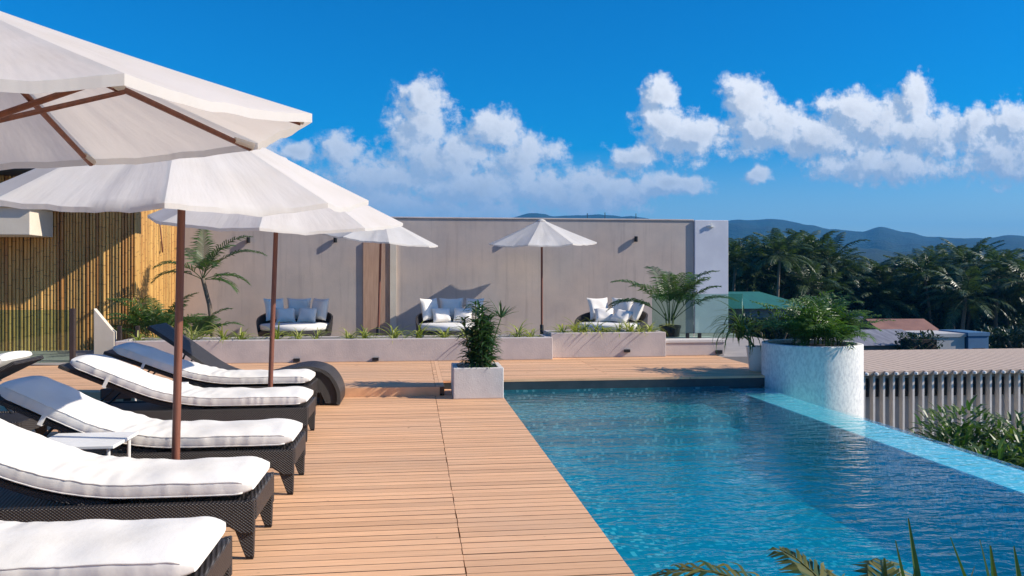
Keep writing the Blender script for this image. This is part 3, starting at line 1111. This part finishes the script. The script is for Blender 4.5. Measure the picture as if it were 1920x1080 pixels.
def daybed(x, y, rz, label, where, seed, sets):
    rng = random.Random(seed)
    t = empty('round_daybed', (x, y, PZ), R(rz), label, 'daybed', 'round daybeds along the back wall')
    MB().lathe([(.66, 0), (.72, .03), (.79, .18), (.80, .27), (.76, .30), (0, .30)], 48).build('wicker_base', M_WICKER, t, 50)
    # back shell: rises from the arms to the middle of the back
    mb = MB()
    ro, ri = [], []
    for k in range(41):
        a = R(-25 + 230 * k / 40)
        f = math.sin(PI * k / 40)
        top = .31 + .42 * f ** .55
        c, s_ = math.cos(a), math.sin(a)
        ro.append([(c * .80, s_ * .80, .24), (c * (.82), s_ * .82, .24 + (top - .24) * .5), (c * .83, s_ * .83, top)])
        ri.append([(c * .79, s_ * .79, top), (c * .765, s_ * .765, .3)])
    mb.grid([a + b for a, b in zip(ro, ri)])
    mb.build('back_shell', M_WICKER, t, 60)
    MB().lathe([(0, .305), (.74, .305), (.765, .33), (.765, .40), (.74, .43), (.5, .445), (0, .45)], 48).build('seat_cushion', M_CUSHION, t, 180)
    for (px, py, pz, rx, ry, rzz, w_, h_, lab) in sets:
        p = pillow_mesh(w_, h_, .17, rng).build('pillow', M_PILLOW, None, 180)
        Mw = Matrix.Translation((x, y, PZ)) @ Matrix.Rotation(R(rz), 4, 'Z') @ Matrix.Translation((px, py, pz)) @ Euler((R(rx), R(ry), R(rzz)), 'XYZ').to_matrix().to_4x4()
        p.matrix_world = Mw
        p.location, p.rotation_euler = Mw.to_translation(), Mw.to_euler()
        tag(p, lab % where, 'pillow', 'white pillows on the daybeds')


def backset():
    return [(-.50, .34, .74, 78, 0, 42, .52, .52, 'square back pillow at the left end of %s'),
            (.0, .58, .74, 76, 0, 0, .56, .52, 'square back pillow in the middle of %s'),
            (.50, .34, .74, 78, 0, -42, .52, .52, 'square back pillow at the right end of %s'),
            (-.24, .22, .61, 62, 0, 14, .44, .36, 'small front pillow on the left half of %s'),
            (.24, .20, .61, 62, 0, -12, .44, .36, 'small front pillow on the right half of %s')]


daybed(-2.66, 18.35, 0, 'round wicker daybed farthest from the pool, between bamboo and door panel', 'the daybed nearest the bamboo', 21, backset())
daybed(.84, 17.95, 0, 'round wicker daybed behind the square planter, beside the door panel', 'the daybed behind the square planter', 22, backset())
daybed(4.40, 17.7, -36, 'round wicker daybed turned sideways beside the potted palm', 'the daybed beside the potted palm', 23,
       [(-.46, .40, .74, 70, 0, 50, .54, .54, 'square back pillow at the left end of %s'),
        (.05, .56, .74, 72, 0, 2, .56, .54, 'square back pillow in the middle of %s'),
        (.48, .30, .70, 64, 0, -48, .52, .50, 'square back pillow at the dark right end of %s'),
        (-.22, .16, .60, 48, 0, 32, .46, .40, 'small front pillow leaning on the left of %s'),
        (.22, .10, .58, 40, 8, -20, .46, .38, 'small front pillow lying on the right of %s')])

# ------------------------------------------------------------------ planters and plants on the terrace
bx = empty('square_planter', (.83, 10.80, 0), 0, 'square light concrete planter box at the corner of the pool', 'planter')
hw, hd, hh = .33, .335, .405
m = MB()
m.box(-hw, hw, -hd, -hd + .07, 0, hh).box(-hw, hw, hd - .07, hd, 0, hh).box(-hw, -hw + .07, -hd + .0702, hd - .0702, 0, hh - .001).box(hw - .07, hw, -hd + .0702, hd - .0702, 0, hh - .001)
m.build('box', M_CONC_LT, bx, bevel=.010, seg=2)
MB().box(-hw + .071, hw - .071, -hd + .071, hd - .071, 0, .35).build('soil', M_SOIL, bx)

rng = random.Random(31)
bp = empty('leafy_shrub', (.85, 10.80, .35), 0, 'dense dark green leafy shrub growing in the square planter', 'shrub')
st, lf = MB(), MB()
for k in range(19):
    a = rng.uniform(0, 2 * PI)
    r0 = rng.uniform(.02, .20)
    h = rng.uniform(.35, .88)
    lx, ly = math.sin(a) * r0, math.cos(a) * r0
    tx, ty = lx + rng.uniform(-.14, .16), ly + rng.uniform(-.12, .12)
    pts = [Vector((lx, ly, 0)).lerp(Vector((tx, ty, h)), i / 4) for i in range(5)]
    st.tube(pts, [.012, .011, .010, .008, .006], 5)
    for z in [i / 7 for i in range(1, 8)]:
        q = Vector((lx, ly, 0)).lerp(Vector((tx, ty, h)), z)
        aa = rng.uniform(0, 6.28)
        for i in range(7):
            strap(lf, q, aa + i * .9 + rng.uniform(-.2, .2), rng.uniform(-.1, .8), rng.uniform(.16, .27), rng.uniform(.03, .045), rng.uniform(.5, 1.3), 3, .2)
st.build('stem', M_STEM, bp)
lf.build('foliage', L_DARK, bp)
sp2 = empty('spiky_plant', (1.02, 10.98, .35), 0, 'thin stemmed spiky plant with dark blades rising above the leafy shrub', 'plant')
MB().tube([(0, 0, 0), (.05, 0, .35), (.16, 0, .68)], [.012, .01, .008], 6).build('stem', M_STEM, sp2)
lf = MB()
for k in range(12):
    strap(lf, (.16, 0, .68), k * .55 + rng.uniform(-.2, .2), rng.uniform(.1, 1.25), rng.uniform(.22, .34), .035, rng.uniform(.1, .6), 3, .25)
lf.build('foliage', L_DARK, sp2)

# spider plants along the low planters
base = []
for v in range(4):
    rng = random.Random(40 + v)
    lf = MB()
    for k in range(26):
        strap(lf, (rng.uniform(-.03, .03), rng.uniform(-.03, .03), 0), rng.uniform(0, 6.28), rng.uniform(.6, 1.45), rng.uniform(.20, .40), rng.uniform(.016, .026), rng.uniform(1.0, 2.3), 5, .2)
    base.append(lf)
first = {}
rng = random.Random(50)


def spider(x, y, z, v, rz, sc, label, group):
    if v not in first:
        o = base[v].build('spider_plant', L_YEL)
        first[v] = o
    else:
        o = first[v].copy()
        COL.objects.link(o)
    o.location = (x, y, z)
    o.rotation_euler = (0, 0, rz)
    o.scale = (sc, sc, sc)
    tag(o, label, 'plant', group)


for i in range(17):
    x = -4.7 + i * .43 + rng.uniform(-.13, .13)
    spider(x, 14.42 + rng.uniform(-.12, .2), PZ + .34, i % 4, rng.uniform(0, 6), rng.uniform(1.05, 1.5), 'small yellow-green spider plant in the long low planter', 'spider plants in the long planter')
for i in range(9):
    x = 2.72 + i * .215 + rng.uniform(-.05, .05)
    spider(x, 14.66 + rng.uniform(-.1, .15), PZ + .40, (i * 3) % 4, rng.uniform(0, 6), rng.uniform(1.0, 1.4), 'small yellow-green spider plant in the planter behind the pool', 'spider plants in the set back planter')


def areca(name, loc, nf, L, label, cat, seed, el=(.75, 1.45), nl=22, ll=.30, stems=5, group=None, mt=None, lw=.028, curve=(1.0, 1.9), azs=None, lean=None):
    rng = random.Random(seed)
    root = empty(name, loc, 0, label, cat, group)
    lf, st = MB(), MB()
    for k in range(stems):
        a = 2 * PI * k / stems + rng.uniform(-.4, .4)
        st.tube([(math.sin(a) * .06, math.cos(a) * .06, 0), (math.sin(a) * .10, math.cos(a) * .10, .3)], [.016, .012], 6)
    for k in range(nf):
        a = (azs[k % len(azs)] + rng.uniform(-.25, .25)) if azs else 2 * PI * k / nf * 2.4 + rng.uniform(-.4, .4)
        e = rng.uniform(*el)
        frond(lf, (math.sin(a) * .06, math.cos(a) * .06, .15), a, e, L * rng.uniform(.7, 1.1), nl, ll, lw, rng.uniform(*curve), rng, .008, start=.3)
    st.build('stem', M_STEM, root)
    lf.build('foliage', mt or L_PALM, root)
    return root


pot = empty('plant_pot', (5.02, 15.36, PZ), 0, 'dark plant pot under the tall palm at the planter end', 'pot')
MB().lathe([(.13, .0), (.15, .02), (.20, .46), (.215, .47), (.215, .52), (.195, .52), (.18, .47), (.0, .46)], 28).build('body', M_METAL_DK, pot, 50)
MB().lathe([(.178, .468), (0, .475)], 20).build('soil', M_SOIL, pot)
areca('potted_palm', (5.02, 15.36, PZ + .46), 17, 1.55, 'tall feathery palm in a dark pot in front of the grey wall', 'palm', 61, (.75, 1.45), 26, .34)

pot = empty('plant_pot', (5.36, 12.05, PZ), 0, 'white tapered plant pot beside the curved white planter', 'pot')
MB().lathe([(.11, 0), (.125, .01), (.175, .37), (.185, .385), (.165, .385), (.15, .34), (0, .335)], 32).build('body', M_WHITE_PAINT, pot, 50)
MB().lathe([(.15, .338), (0, .345)], 20).build('soil', M_SOIL, pot)
dr = empty('dracaena', (5.33, 12.05, PZ + .34), 0, 'drooping strap leaved plant in the white tapered pot', 'plant')
rng = random.Random(64)
lf = MB()
MB().tube([(0, 0, 0), (-.10, 0, .14), (-.24, .02, .24)], [.02, .018, .015], 8).build('stem', M_STEM, dr)
for k in range(70):
    strap(lf, (-.24 + rng.uniform(-.05, .05), rng.uniform(-.05, .05), .22 + rng.uniform(-.08, .12)), rng.uniform(0, 6.28), rng.uniform(.5, 1.5), rng.uniform(.45, .82), rng.uniform(.025, .038), rng.uniform(1.6, 3.1), 7, .2)
lf.build('foliage', L_PALM, dr)

# curved white planter beyond the infinity edge
cp = empty('curved_planter', (5.92, 11.40, -1.4), 0, 'tall white stippled planter with curved side at the pool edge', 'planter')
out = [(.72 * math.cos(-2 * PI * k / 40), .72 * math.sin(-2 * PI * k / 40)) for k in range(40)]


def inset(poly, d):
    n = len(poly)
    res = []
    for i in range(n):
        a, b, c = Vector(poly[i - 1]), Vector(poly[i]), Vector(poly[(i + 1) % n])
        n1 = Vector(((b - a).y, -(b - a).x)).normalized()
        n2 = Vector(((c - b).y, -(c - b).x)).normalized()
        k = (n1 + n2)
        k = k.normalized() / max(.5, k.normalized().dot(n1))
        res.append(tuple(b + k * d))
    return res


area = sum(out[i - 1][0] * out[i][1] - out[i][0] * out[i - 1][1] for i in range(len(out)))
sg = 1 if area < 0 else -1
inn = inset(out, .09 * sg)
HT = 2.01
m = MB()
n = len(out)
vs = [(x, y, 0) for x, y in out] + [(x, y, HT) for x, y in out] + [(x, y, HT) for x, y in inn] + [(x, y, HT - .12) for x, y in inn]
fs = []
for k in range(3):
    for i in range(n):
        j = (i + 1) % n
        fs.append((k * n + i, k * n + j, (k + 1) * n + j, (k + 1) * n + i))
m.add(vs, fs)
m.build('wall', M_STUCCO, cp, 40, bevel=.014)
MB().add([(x, y, HT - .06) for x, y in inset(out, .085 * sg)], [tuple(range(n))]).build('soil', M_SOIL, cp)
for (px, py, n_, sd_, lab) in [(5.78, 11.18, 10, 71, 'bushy fine leaved palm filling the near half of the curved white planter'), (6.02, 11.62, 10, 72, 'bushy fine leaved palm at the far end of the curved white planter')]:
    rng = random.Random(sd_)
    q = empty('planter_palm', (px, py, .55), 0, lab, 'palm')
    lf, st = MB(), MB()
    for k in range(n_):
        ox, oy = rng.uniform(-.32, .36), rng.uniform(-.30, .22)
        lf.tube([(ox, oy, 0), (ox + rng.uniform(-.03, .03), oy, .16)], [.012, .008], 5)
        for j in range(7):
            az = rng.uniform(0, 2 * PI)
            frond(lf, (ox, oy, rng.uniform(.03, .16)), az, rng.uniform(.5, 1.5), rng.uniform(.5, 1.0), 13, rng.uniform(.18, .28), .026, rng.uniform(.8, 2.0), rng, .005, start=.14)
    lf.build('foliage', leafmat('planter_leaf', (.03, .085, .02), (.11, .19, .045), .3), q)

# corner palms by the bamboo
tp = empty('young_palm', (-4.25, 17.2, PZ), 0, 'slender young palm with a thin pale trunk in front of the grey wall', 'palm')
tr = MB()
tr.tube([(.10, 0, 0), (.09, .0, .4), (.02, .02, .9), (-.12, .04, 1.45)], [.055, .05, .045, .04], 10)
tr.build('trunk', M_TRUNK, tp, 60)
rng = random.Random(81)
lf = MB()
for a, e, L, cv in [(.9, 1.30, 1.05, 1.4), (1.5, .95, 1.5, 1.7), (-.2, 1.4, 1.25, .8), (-.9, 1.2, 1.1, 1.5), (1.9, 1.15, 1.5, 1.4), (-2.2, .8, 1.1, 1.7), (2.6, .9, 1.0, 1.8), (1.3, .35, 1.0, 1.4), (-1.6, .5, 1.1, 1.7), (1.7, .1, .8, 1.3)]:
    frond(lf, (-.12, .04, 1.42), a, e, L, 24, .34, .03, cv, rng, .009, start=.2)
lf.build('crown', L_PALM, tp)
areca('corner_palm', (-4.95, 16.35, PZ), 20, 1.25, 'bushy feathery palm at the foot of the lit bamboo corner', 'palm', 82, (.65, 1.5), 24, .30)
areca('corner_palm', (-4.15, 15.75, PZ), 12, .95, 'small arching palm beside the thin pale trunk', 'palm', 83, (.7, 1.5), 20, .26)
yb = empty('yellow_shrub', (-5.30, 16.55, PZ), 0, 'loose shrub with yellow green leaves along the bamboo', 'shrub')
lf, stb = MB(), MB()
rng = random.Random(84)
for k in range(9):
    x, y, h = rng.uniform(-.2, .25), rng.uniform(-.4, .5), rng.uniform(.5, 1.15)
    stb.tube([(x, y, 0), (x + rng.uniform(-.1, .1), y, h)], [.012, .006], 5)
    leafcloud(lf, (x, y, h * .75), (.18, .18, h * .35), 45, .13, rng, .42)
stb.build('stem', M_STEM, yb)
lf.build('foliage', leafmat('olive_leaf', (.09, .13, .025), (.26, .25, .06), .35), yb)

# plants in the foreground, below the camera
fp = areca('foreground_palm', (1.46, 2.32, .02), 0, 1, 'green and golden palm fronds reaching up in front of the pool', 'palm', 91)
for c in list(fp.children):
    bpy.data.objects.remove(c, do_unlink=True)
rng = random.Random(92)
lf = MB()
for a, e, L, cv in [(-1.05, 1.15, 1.02, 1.9), (-1.3, .95, .86, 1.7), (-.4, 1.35, .74, 1.5), (.5, 1.35, .72, 1.7), (.0, 1.2, .70, 1.6), (1.2, 1.1, .72, 1.7), (2.4, 1.0, .7, 1.7), (-2.4, 1.0, .7, 1.7)]:
    frond(lf, (0, 0, .12), a, e, L * .95, 27, .19, .018, cv, rng, .012, start=.42, lift=.1)
lf.build('foliage', leafmat('green_gold_leaf', (.03, .075, .018), (.20, .17, .035), .3), fp)
MB().tube([(0, 0, 0), (0, 0, .16)], [.05, .03], 8).build('stem', M_STEM, fp)
for i, (x, y, h, lab) in enumerate([(1.60, 2.40, .765, 'upright green spear leaf plant at the lower picture edge'), (2.02, 2.45, .75, 'spear leaf plant with one broad drooping blade at the lower corner')]):
    rng = random.Random(95 + i)
    q = empty('spear_plant', (x, y, 0), 0, lab, 'plant')
    lf = MB()
    for k in range(9):
        strap(lf, (rng.uniform(-.09, .12), rng.uniform(-.05, .05), 0), rng.uniform(0, 6.28), rng.uniform(1.35, 1.54), h * rng.uniform(.8, 1.05), .05, .15, 5, .3)
    if i:
        strap(lf, (0, 0, .3), 1.2, 1.2, .6, .09, 1.9, 6, .2)
    lf.build('foliage', L_PALM, q)

# shrubs beyond the infinity edge
led = MB().box(5.9, 12.5, 7.6, 12.9, -4.15, -1.25)
tag(led.build('lower_terrace', M_CONC), kind='structure')
for i, (x, y, r_, lab) in enumerate([(7.15, 9.75, .62, 'round leafy shrub beyond the infinity edge, nearest the slatted house'), (7.85, 9.6, .52, 'low leafy shrub beside the round one beyond the pool'), (6.75, 8.75, .42, 'small leafy shrub close under the infinity edge'), (7.3, 8.9, .45, 'leafy shrub at the far right beyond the pool edge')]):
    rng = random.Random(100 + i)
    q = empty('terrace_shrub', (x, y, -1.25), 0, lab, 'shrub', 'shrubs beyond the pool edge')
    lf = MB()
    leafcloud(lf, (0, 0, .55 * r_ / .6 + .05), (r_, r_, .55 * r_ / .6), 700, .17, rng, .36)
    lf.build('foliage', leafmat('shrub_leaf_%d' % i, (.03, .08, .02), (.13, .18, .05), .3), q)
    tk = MB()
    for k in range(5):
        a = k * 1.25
        tk.tube([(0, 0, 0), (math.sin(a) * r_ * .4, math.cos(a) * r_ * .4, .5)], [.02, .01], 5)
    tk.build('stem', M_STEM, q)
bt = MB().lathe([(.0, 0), (.28, .02), (.30, .10), (.26, .16), (0, .17)], 18)
tag(bt.build('white_bag', M_WHITE_PAINT, None, 60, loc=(6.55, 8.15, -.50)), 'x', 'x')
bpy.data.objects.remove(bpy.data.objects['white_bag'], do_unlink=True)

# ------------------------------------------------------------------ neighbouring buildings
nb = empty('slatted_house', (11.4, 20.4, -4.2), 0, 'long low house with vertical white fins and a flat beige tiled roof', 'house')
M_ROOF_B = surf('beige_roof_tile', (.58, .43, .32), (.49, .36, .27), 3, .85, .5, 14, stretch=(6, 1, 1))
M_FIN = surf('fin_paint', (.86, .77, .68), (.76, .68, .60), 4, .7)
r_ = MB()
r_.add([(-.3, -.13, 3.24), (13, -.13, 3.24), (13, 5.2, 3.30), (-.3, 5.2, 3.30), (-.3, -.13, 3.14), (13, -.13, 3.14), (13, 5.2, 3.20), (-.3, 5.2, 3.20)], [(0, 1, 2, 3), (7, 6, 5, 4), (0, 4, 5, 1), (1, 5, 6, 2), (2, 6, 7, 3), (3, 7, 4, 0)])
k = -.2
while k < 12.9:
    r_.tube([(k, -.17, 3.228), (k, 5.15, 3.285)], .022, 6)
    k += .286
r_.build('roof', M_ROOF_B, nb)
MB().box(-.25, 12.9, .22, 5.0, 0, 3.10).build('wall', surf('house_wall', (.62, .55, .49), (.52, .46, .41), 1, .8), nb)
fn = MB()
k = -.2
i = 0
while k < 12.9:
    fn.box(k - .030, k + .030, -.08, .09, .0, 3.13)
    k += .286
fn.build('fin', M_FIN, nb)
rl = MB().box(-.25, 12.9, .021, .10, 1.55, 1.62)
rl.build('rail', M_FIN, nb)
wn = MB()
k = -.2
while k < 12.6:
    wn.box(k + .048, k + .286 - .048, .10, .19, 2.52, 3.02)
    k += .286
wn.build('window_strip', surf('dark_window', (.012, .014, .018), None, 4, .2), nb)
kn = MB()
k = -.2
while k < 12.9:
    kn.lathe([(.0, -.05), (.05, -.03), (.055, .0), (.05, .03), (0, .05)], 8, (k, -.19, 3.18))
    k += .286
kn.build('tile_end', M_WHITE_PAINT, nb)


def house(loc, rz, w_, d_, h_, wall, roof, label, pitch=.5, over=.4, wins=2, hip=False):
    t = empty('far_house', loc, R(rz), label, 'house')
    MB().box(-w_ / 2, w_ / 2, 0, d_, 0, h_).build('wall', wall, t)
    rf = MB()
    o = over
    if pitch > 0:
        ix = w_ * .25 if hip else 0
        rf.add([(-w_ / 2 - o, -o, h_), (w_ / 2 + o, -o, h_), (w_ / 2 + o, d_ + o, h_), (-w_ / 2 - o, d_ + o, h_), (-w_ / 2 - o + ix, d_ / 2, h_ + pitch), (w_ / 2 + o - ix, d_ / 2, h_ + pitch)], [(0, 1, 5, 4), (2, 3, 4, 5), (3, 0, 4), (1, 2, 5), (3, 2, 1, 0)])
    else:
        rf.box(-w_ / 2 - o, w_ / 2 + o, -o, d_ + o, h_ + .002, h_ + .16)
    rf.build('roof', roof, t)
    for i in range(wins):
        x = -w_ / 2 + w_ * (i + .5) / wins
        f = MB().box(x - w_ * .3 / wins, x + w_ * .3 / wins, -.05, -.002, h_ * .38, h_ * .82).build('window', M_DKWIN, t)
        MB().box(x - w_ * .3 / wins - .08, x + w_ * .3 / wins + .08, -.12, -.052, h_ * .33, h_ * .38).build('sill', M_CONC_LT, f)
    return t


M_DKWIN = surf('window_dark', (.015, .017, .02), None, 4, .3)
W_WHITE = surf('house_white', (.50, .49, .48), (.40, .39, .38), .8, .85)
W_BLUE = surf('house_blue', (.05, .16, .30), (.04, .12, .24), .8, .7)
W_GREY = surf('house_grey', (.25, .245, .26), (.18, .18, .19), .8, .85)
R_RED = surf('red_roof', (.27, .13, .095), (.19, .09, .07), 1.2, .8, .3, 8)
R_GREY = surf('grey_roof', (.22, .22, .25), (.13, .13, .16), .8, .7, .3, 8, stretch=(8, 1, 1))
R_TEAL = surf('teal_roof', (.03, .16, .135), (.025, .12, .105), .8, .5, .3, 8, stretch=(8, 1, 1))

house((15.2, 36.5, -4.2), 0, 7.0, 4.6, 4.3, W_GREY, R_TEAL, 'house with a teal green metal roof behind the glass balustrade', .75, .4, 3, True)
house((23.7, 35.9, -4.2), -4, 2.5, 3, 3.1, W_WHITE, R_RED, 'small house with a red tiled roof under the palms', .6, .25, 2)
house((24.0, 33.85, -4.2), -2, 1.9, 2.2, 3.05, W_WHITE, W_WHITE, 'low whitish flat hut in front of the red roofed house', 0, .05, 1)
house((25.55, 33.7, -4.2), 0, 1.0, 2.0, 3.1, W_BLUE, W_BLUE, 'small blue shed beside the whitish hut', 0, .04, 1)
house((20.6, 33.6, -4.2), 3, 4.6, 4.0, 2.75, W_GREY, R_GREY, 'low house with a grey sheet roof behind the slatted house', .55, .3, 3)
house((22.0, 40, -4.2), 0, 5.0, 4.0, 2.8, W_GREY, R_GREY, 'house with a mauve grey roof beyond the red roofed house', .8, .3, 2)
M_HEDGE = leafmat('hedge_leaf', (.012, .03, .014), (.035, .06, .02), .15)
for i, (x, y, w_, h_, lab) in enumerate([(22.0, 32.2, 1.7, 3.3, 'dense dark green hedge block in front of the red roofed house'), (15.8, 30.5, 3.2, 2.6, 'dark bushy hedge behind the curved planter')]):
    rng = random.Random(120 + i)
    q = empty('hedge', (x, y, -4.2), 0, lab, 'hedge')
    lf = MB()
    for k in range(2200):
        c = Vector((rng.uniform(-w_ / 2, w_ / 2), rng.uniform(0, 1.2), rng.uniform(0, h_)))
        strap(lf, c, rng.uniform(0, 6.28), rng.uniform(-.3, 1.3), rng.uniform(.12, .25), .1, rng.uniform(.2, 1.), 2, .2)
    lf.build('foliage', M_HEDGE, q)
    MB().box(-w_ / 2 + .25, w_ / 2 - .25, .2, 1.0, 0, h_ - .25).build('trunk', M_SOIL, q)

# ------------------------------------------------------------------ coconut palms


def coco(seed, nf=22, L=3.1):
    rng = random.Random(seed)
    lf, tk = MB(), MB()
    h = 6.0
    bend = rng.uniform(-.7, .7)
    bx_ = rng.uniform(-.4, .4)
    pts = [(bend * (i / 6) ** 2, bx_ * (i / 6) ** 2, h * i / 6) for i in range(7)]
    tk.tube(pts, [.20, .16, .14, .125, .115, .11, .10], 8)
    top = pts[-1]
    for k in range(nf):
        a = k * 2.4 + rng.uniform(-.25, .25)
        f = k / nf
        e = 1.35 - 1.75 * f + rng.uniform(-.15, .15)
        frond(lf, top, a, e, L * rng.uniform(.82, 1.1), 26, .78, .085, rng.uniform(1.0, 1.7), rng, .03, start=.14, lift=.0)
    return lf, tk, h


PALMS = []
for v in range(5):
    lf, tk, h = coco(200 + v)
    r0 = empty('coconut_palm', (0, 0, 0))
    lf.build('crown', L_COCO, r0)
    tk.build('trunk', M_TRUNK, r0, 60)
    PALMS.append([r0, h, False])


def palm(x, y, top, v, rz, sc, label, group):
    r0, h, used = PALMS[v]
    if used:
        o = copy_tree(r0)
    else:
        o = r0
        PALMS[v][2] = True
    o.location = (x, y, -4.2)
    o.rotation_euler = (0, 0, rz)
    zs = (top + 4.2 - 2.2 * sc) / h
    o.scale = (sc, sc, sc)
    # stretch only the trunk to reach the wanted height
    for c in o.children:
        if c.name.startswith('trunk'):
            c.scale = (1, 1, zs / sc)
        else:
            c.location = (0, 0, h * (zs / sc - 1))
    tag(o, label, 'palm tree', group)


rng = random.Random(300)


def at(u, d):
    a = (u - 960) / 1500
    c, s_ = math.cos(R(6.92)), math.sin(R(6.92))
    x = a * d
    return x * c + d * s_, -x * s_ + d * c


G1, G2, G3 = 'palms of the tall dark clump beside the white pier', 'palms of the long grove above the houses', 'palms in the back row of the grove'
LAB1 = 'tall dark coconut palm in the clump beside the white pier'
LAB2 = 'coconut palm in the long grove above the red roof'
LAB3 = 'coconut palm in the dim back row of the grove'


def ztop(v, d):
    return 1.6 + (519 - v) * d / 1500


spots = []
for u, v in [(1385, 455), (1420, 440), (1455, 428), (1490, 430), (1520, 428), (1545, 440), (1570, 462), (1400, 475), (1440, 480), (1480, 475), (1525, 485), (1560, 495), (1370, 440)]:
    spots.append((u, v, rng.uniform(44, 56), LAB1, G1))
for u, v in [(1600, 490), (1630, 480), (1660, 485), (1690, 475), (1720, 470), (1750, 462), (1780, 455), (1805, 450), (1835, 455), (1865, 458), (1895, 470), (1925, 480), (1955, 470), (1615, 510), (1650, 515), (1685, 510), (1715, 505), (1745, 500), (1775, 498), (1800, 490), (1830, 495), (1860, 500), (1890, 505), (1920, 515), (1590, 520), (1960, 510)]:
    spots.append((u, v, rng.uniform(43, 54), LAB2, G2))
for i in range(18):
    spots.append((1590 + i * 20, rng.uniform(482, 515), rng.uniform(46, 56), LAB2, G2))
for i in range(10):
    spots.append((1375 + i * 21, rng.uniform(450, 500), rng.uniform(46, 56), LAB1, G1))
for i in range(22):
    spots.append((1375 + i * 28, rng.uniform(505, 530), rng.uniform(58, 70), LAB3, G3))
for i, (u, v, d, lab, grp) in enumerate(spots):
    x, y = at(u, d)
    palm(x, y, ztop(v, d), i % 5, rng.uniform(0, 6.28), rng.uniform(.68, .95), lab, grp)

# broad-leaved trees filling the gaps under the palms


def bushy(v):
    rng = random.Random(400 + v)
    lf, tk = MB(), MB()
    tk.tube([(0, 0, 0), (.1, 0, 1.2), (.2, .1, 2.2)], [.18, .14, .08], 7)
    for k in range(6):
        a = k * 1.05
        tk.tube([(.1, 0, 1.2), (math.sin(a) * .9, math.cos(a) * .9, 2.4 + .3 * math.sin(k))], [.08, .03], 5)
    for k in range(16):
        a, r_ = rng.uniform(0, 6.28), rng.uniform(.2, 1.5)
        leafcloud(lf, (math.sin(a) * r_, math.cos(a) * r_, rng.uniform(1.1, 3.0)), (.7, .7, .5), 150, .26, rng, .45)
    return lf, tk


BUSH = []
for v in range(3):
    lf, tk = bushy(v)
    r0 = empty('broadleaf_tree', (0, 0, 0))
    lf.build('crown', leafmat('tree_leaf_%d' % v, (.012, .030, .014), (.034, .058, .022), .15), r0)
    tk.build('trunk', M_TRUNK, r0, 60)
    BUSH.append([r0, False])
sp = [(1380 + i * 30, rng.uniform(36.5, 44), rng.uniform(.85, 1.25)) for i in range(20)] + [(1395 + i * 43, rng.uniform(50, 60), rng.uniform(1.2, 1.7)) for i in range(14)]
for i, (u, d, sc) in enumerate(sp):
    if d < 46 and (1550 < u < 1880):
        d += 9
    r0, used = BUSH[i % 3]
    o = copy_tree(r0) if used else r0
    BUSH[i % 3][1] = True
    o.location = (*at(u, d), -4.2)
    o.rotation_euler = (0, 0, rng.uniform(0, 6.28))
    o.scale = (sc, sc, sc)
    near = d < 50
    tag(o, 'dark broadleaf tree standing among the houses under the palms' if near else 'dark broadleaf tree behind the palms, deep in the grove', 'tree', 'broadleaf trees among the houses' if near else 'broadleaf trees deep in the grove')

# ------------------------------------------------------------------ air
def haze():
    m, t, out = mat('haze_air')
    v = t.node('ShaderNodeVolumePrincipled', None, Density=HAZE)
    v.inputs['Color'].default_value = (.045, .43, .96, 1)
    v.inputs['Anisotropy'].default_value = 0
    t.t.links.new(v.outputs[0], out.inputs['Volume'])
    b = MB().box(-3600, 3600, -3600, 3600, -6, 260)
    tag(b.build('haze', m), kind='stuff')


HAZE = .5 / 1500
haze()
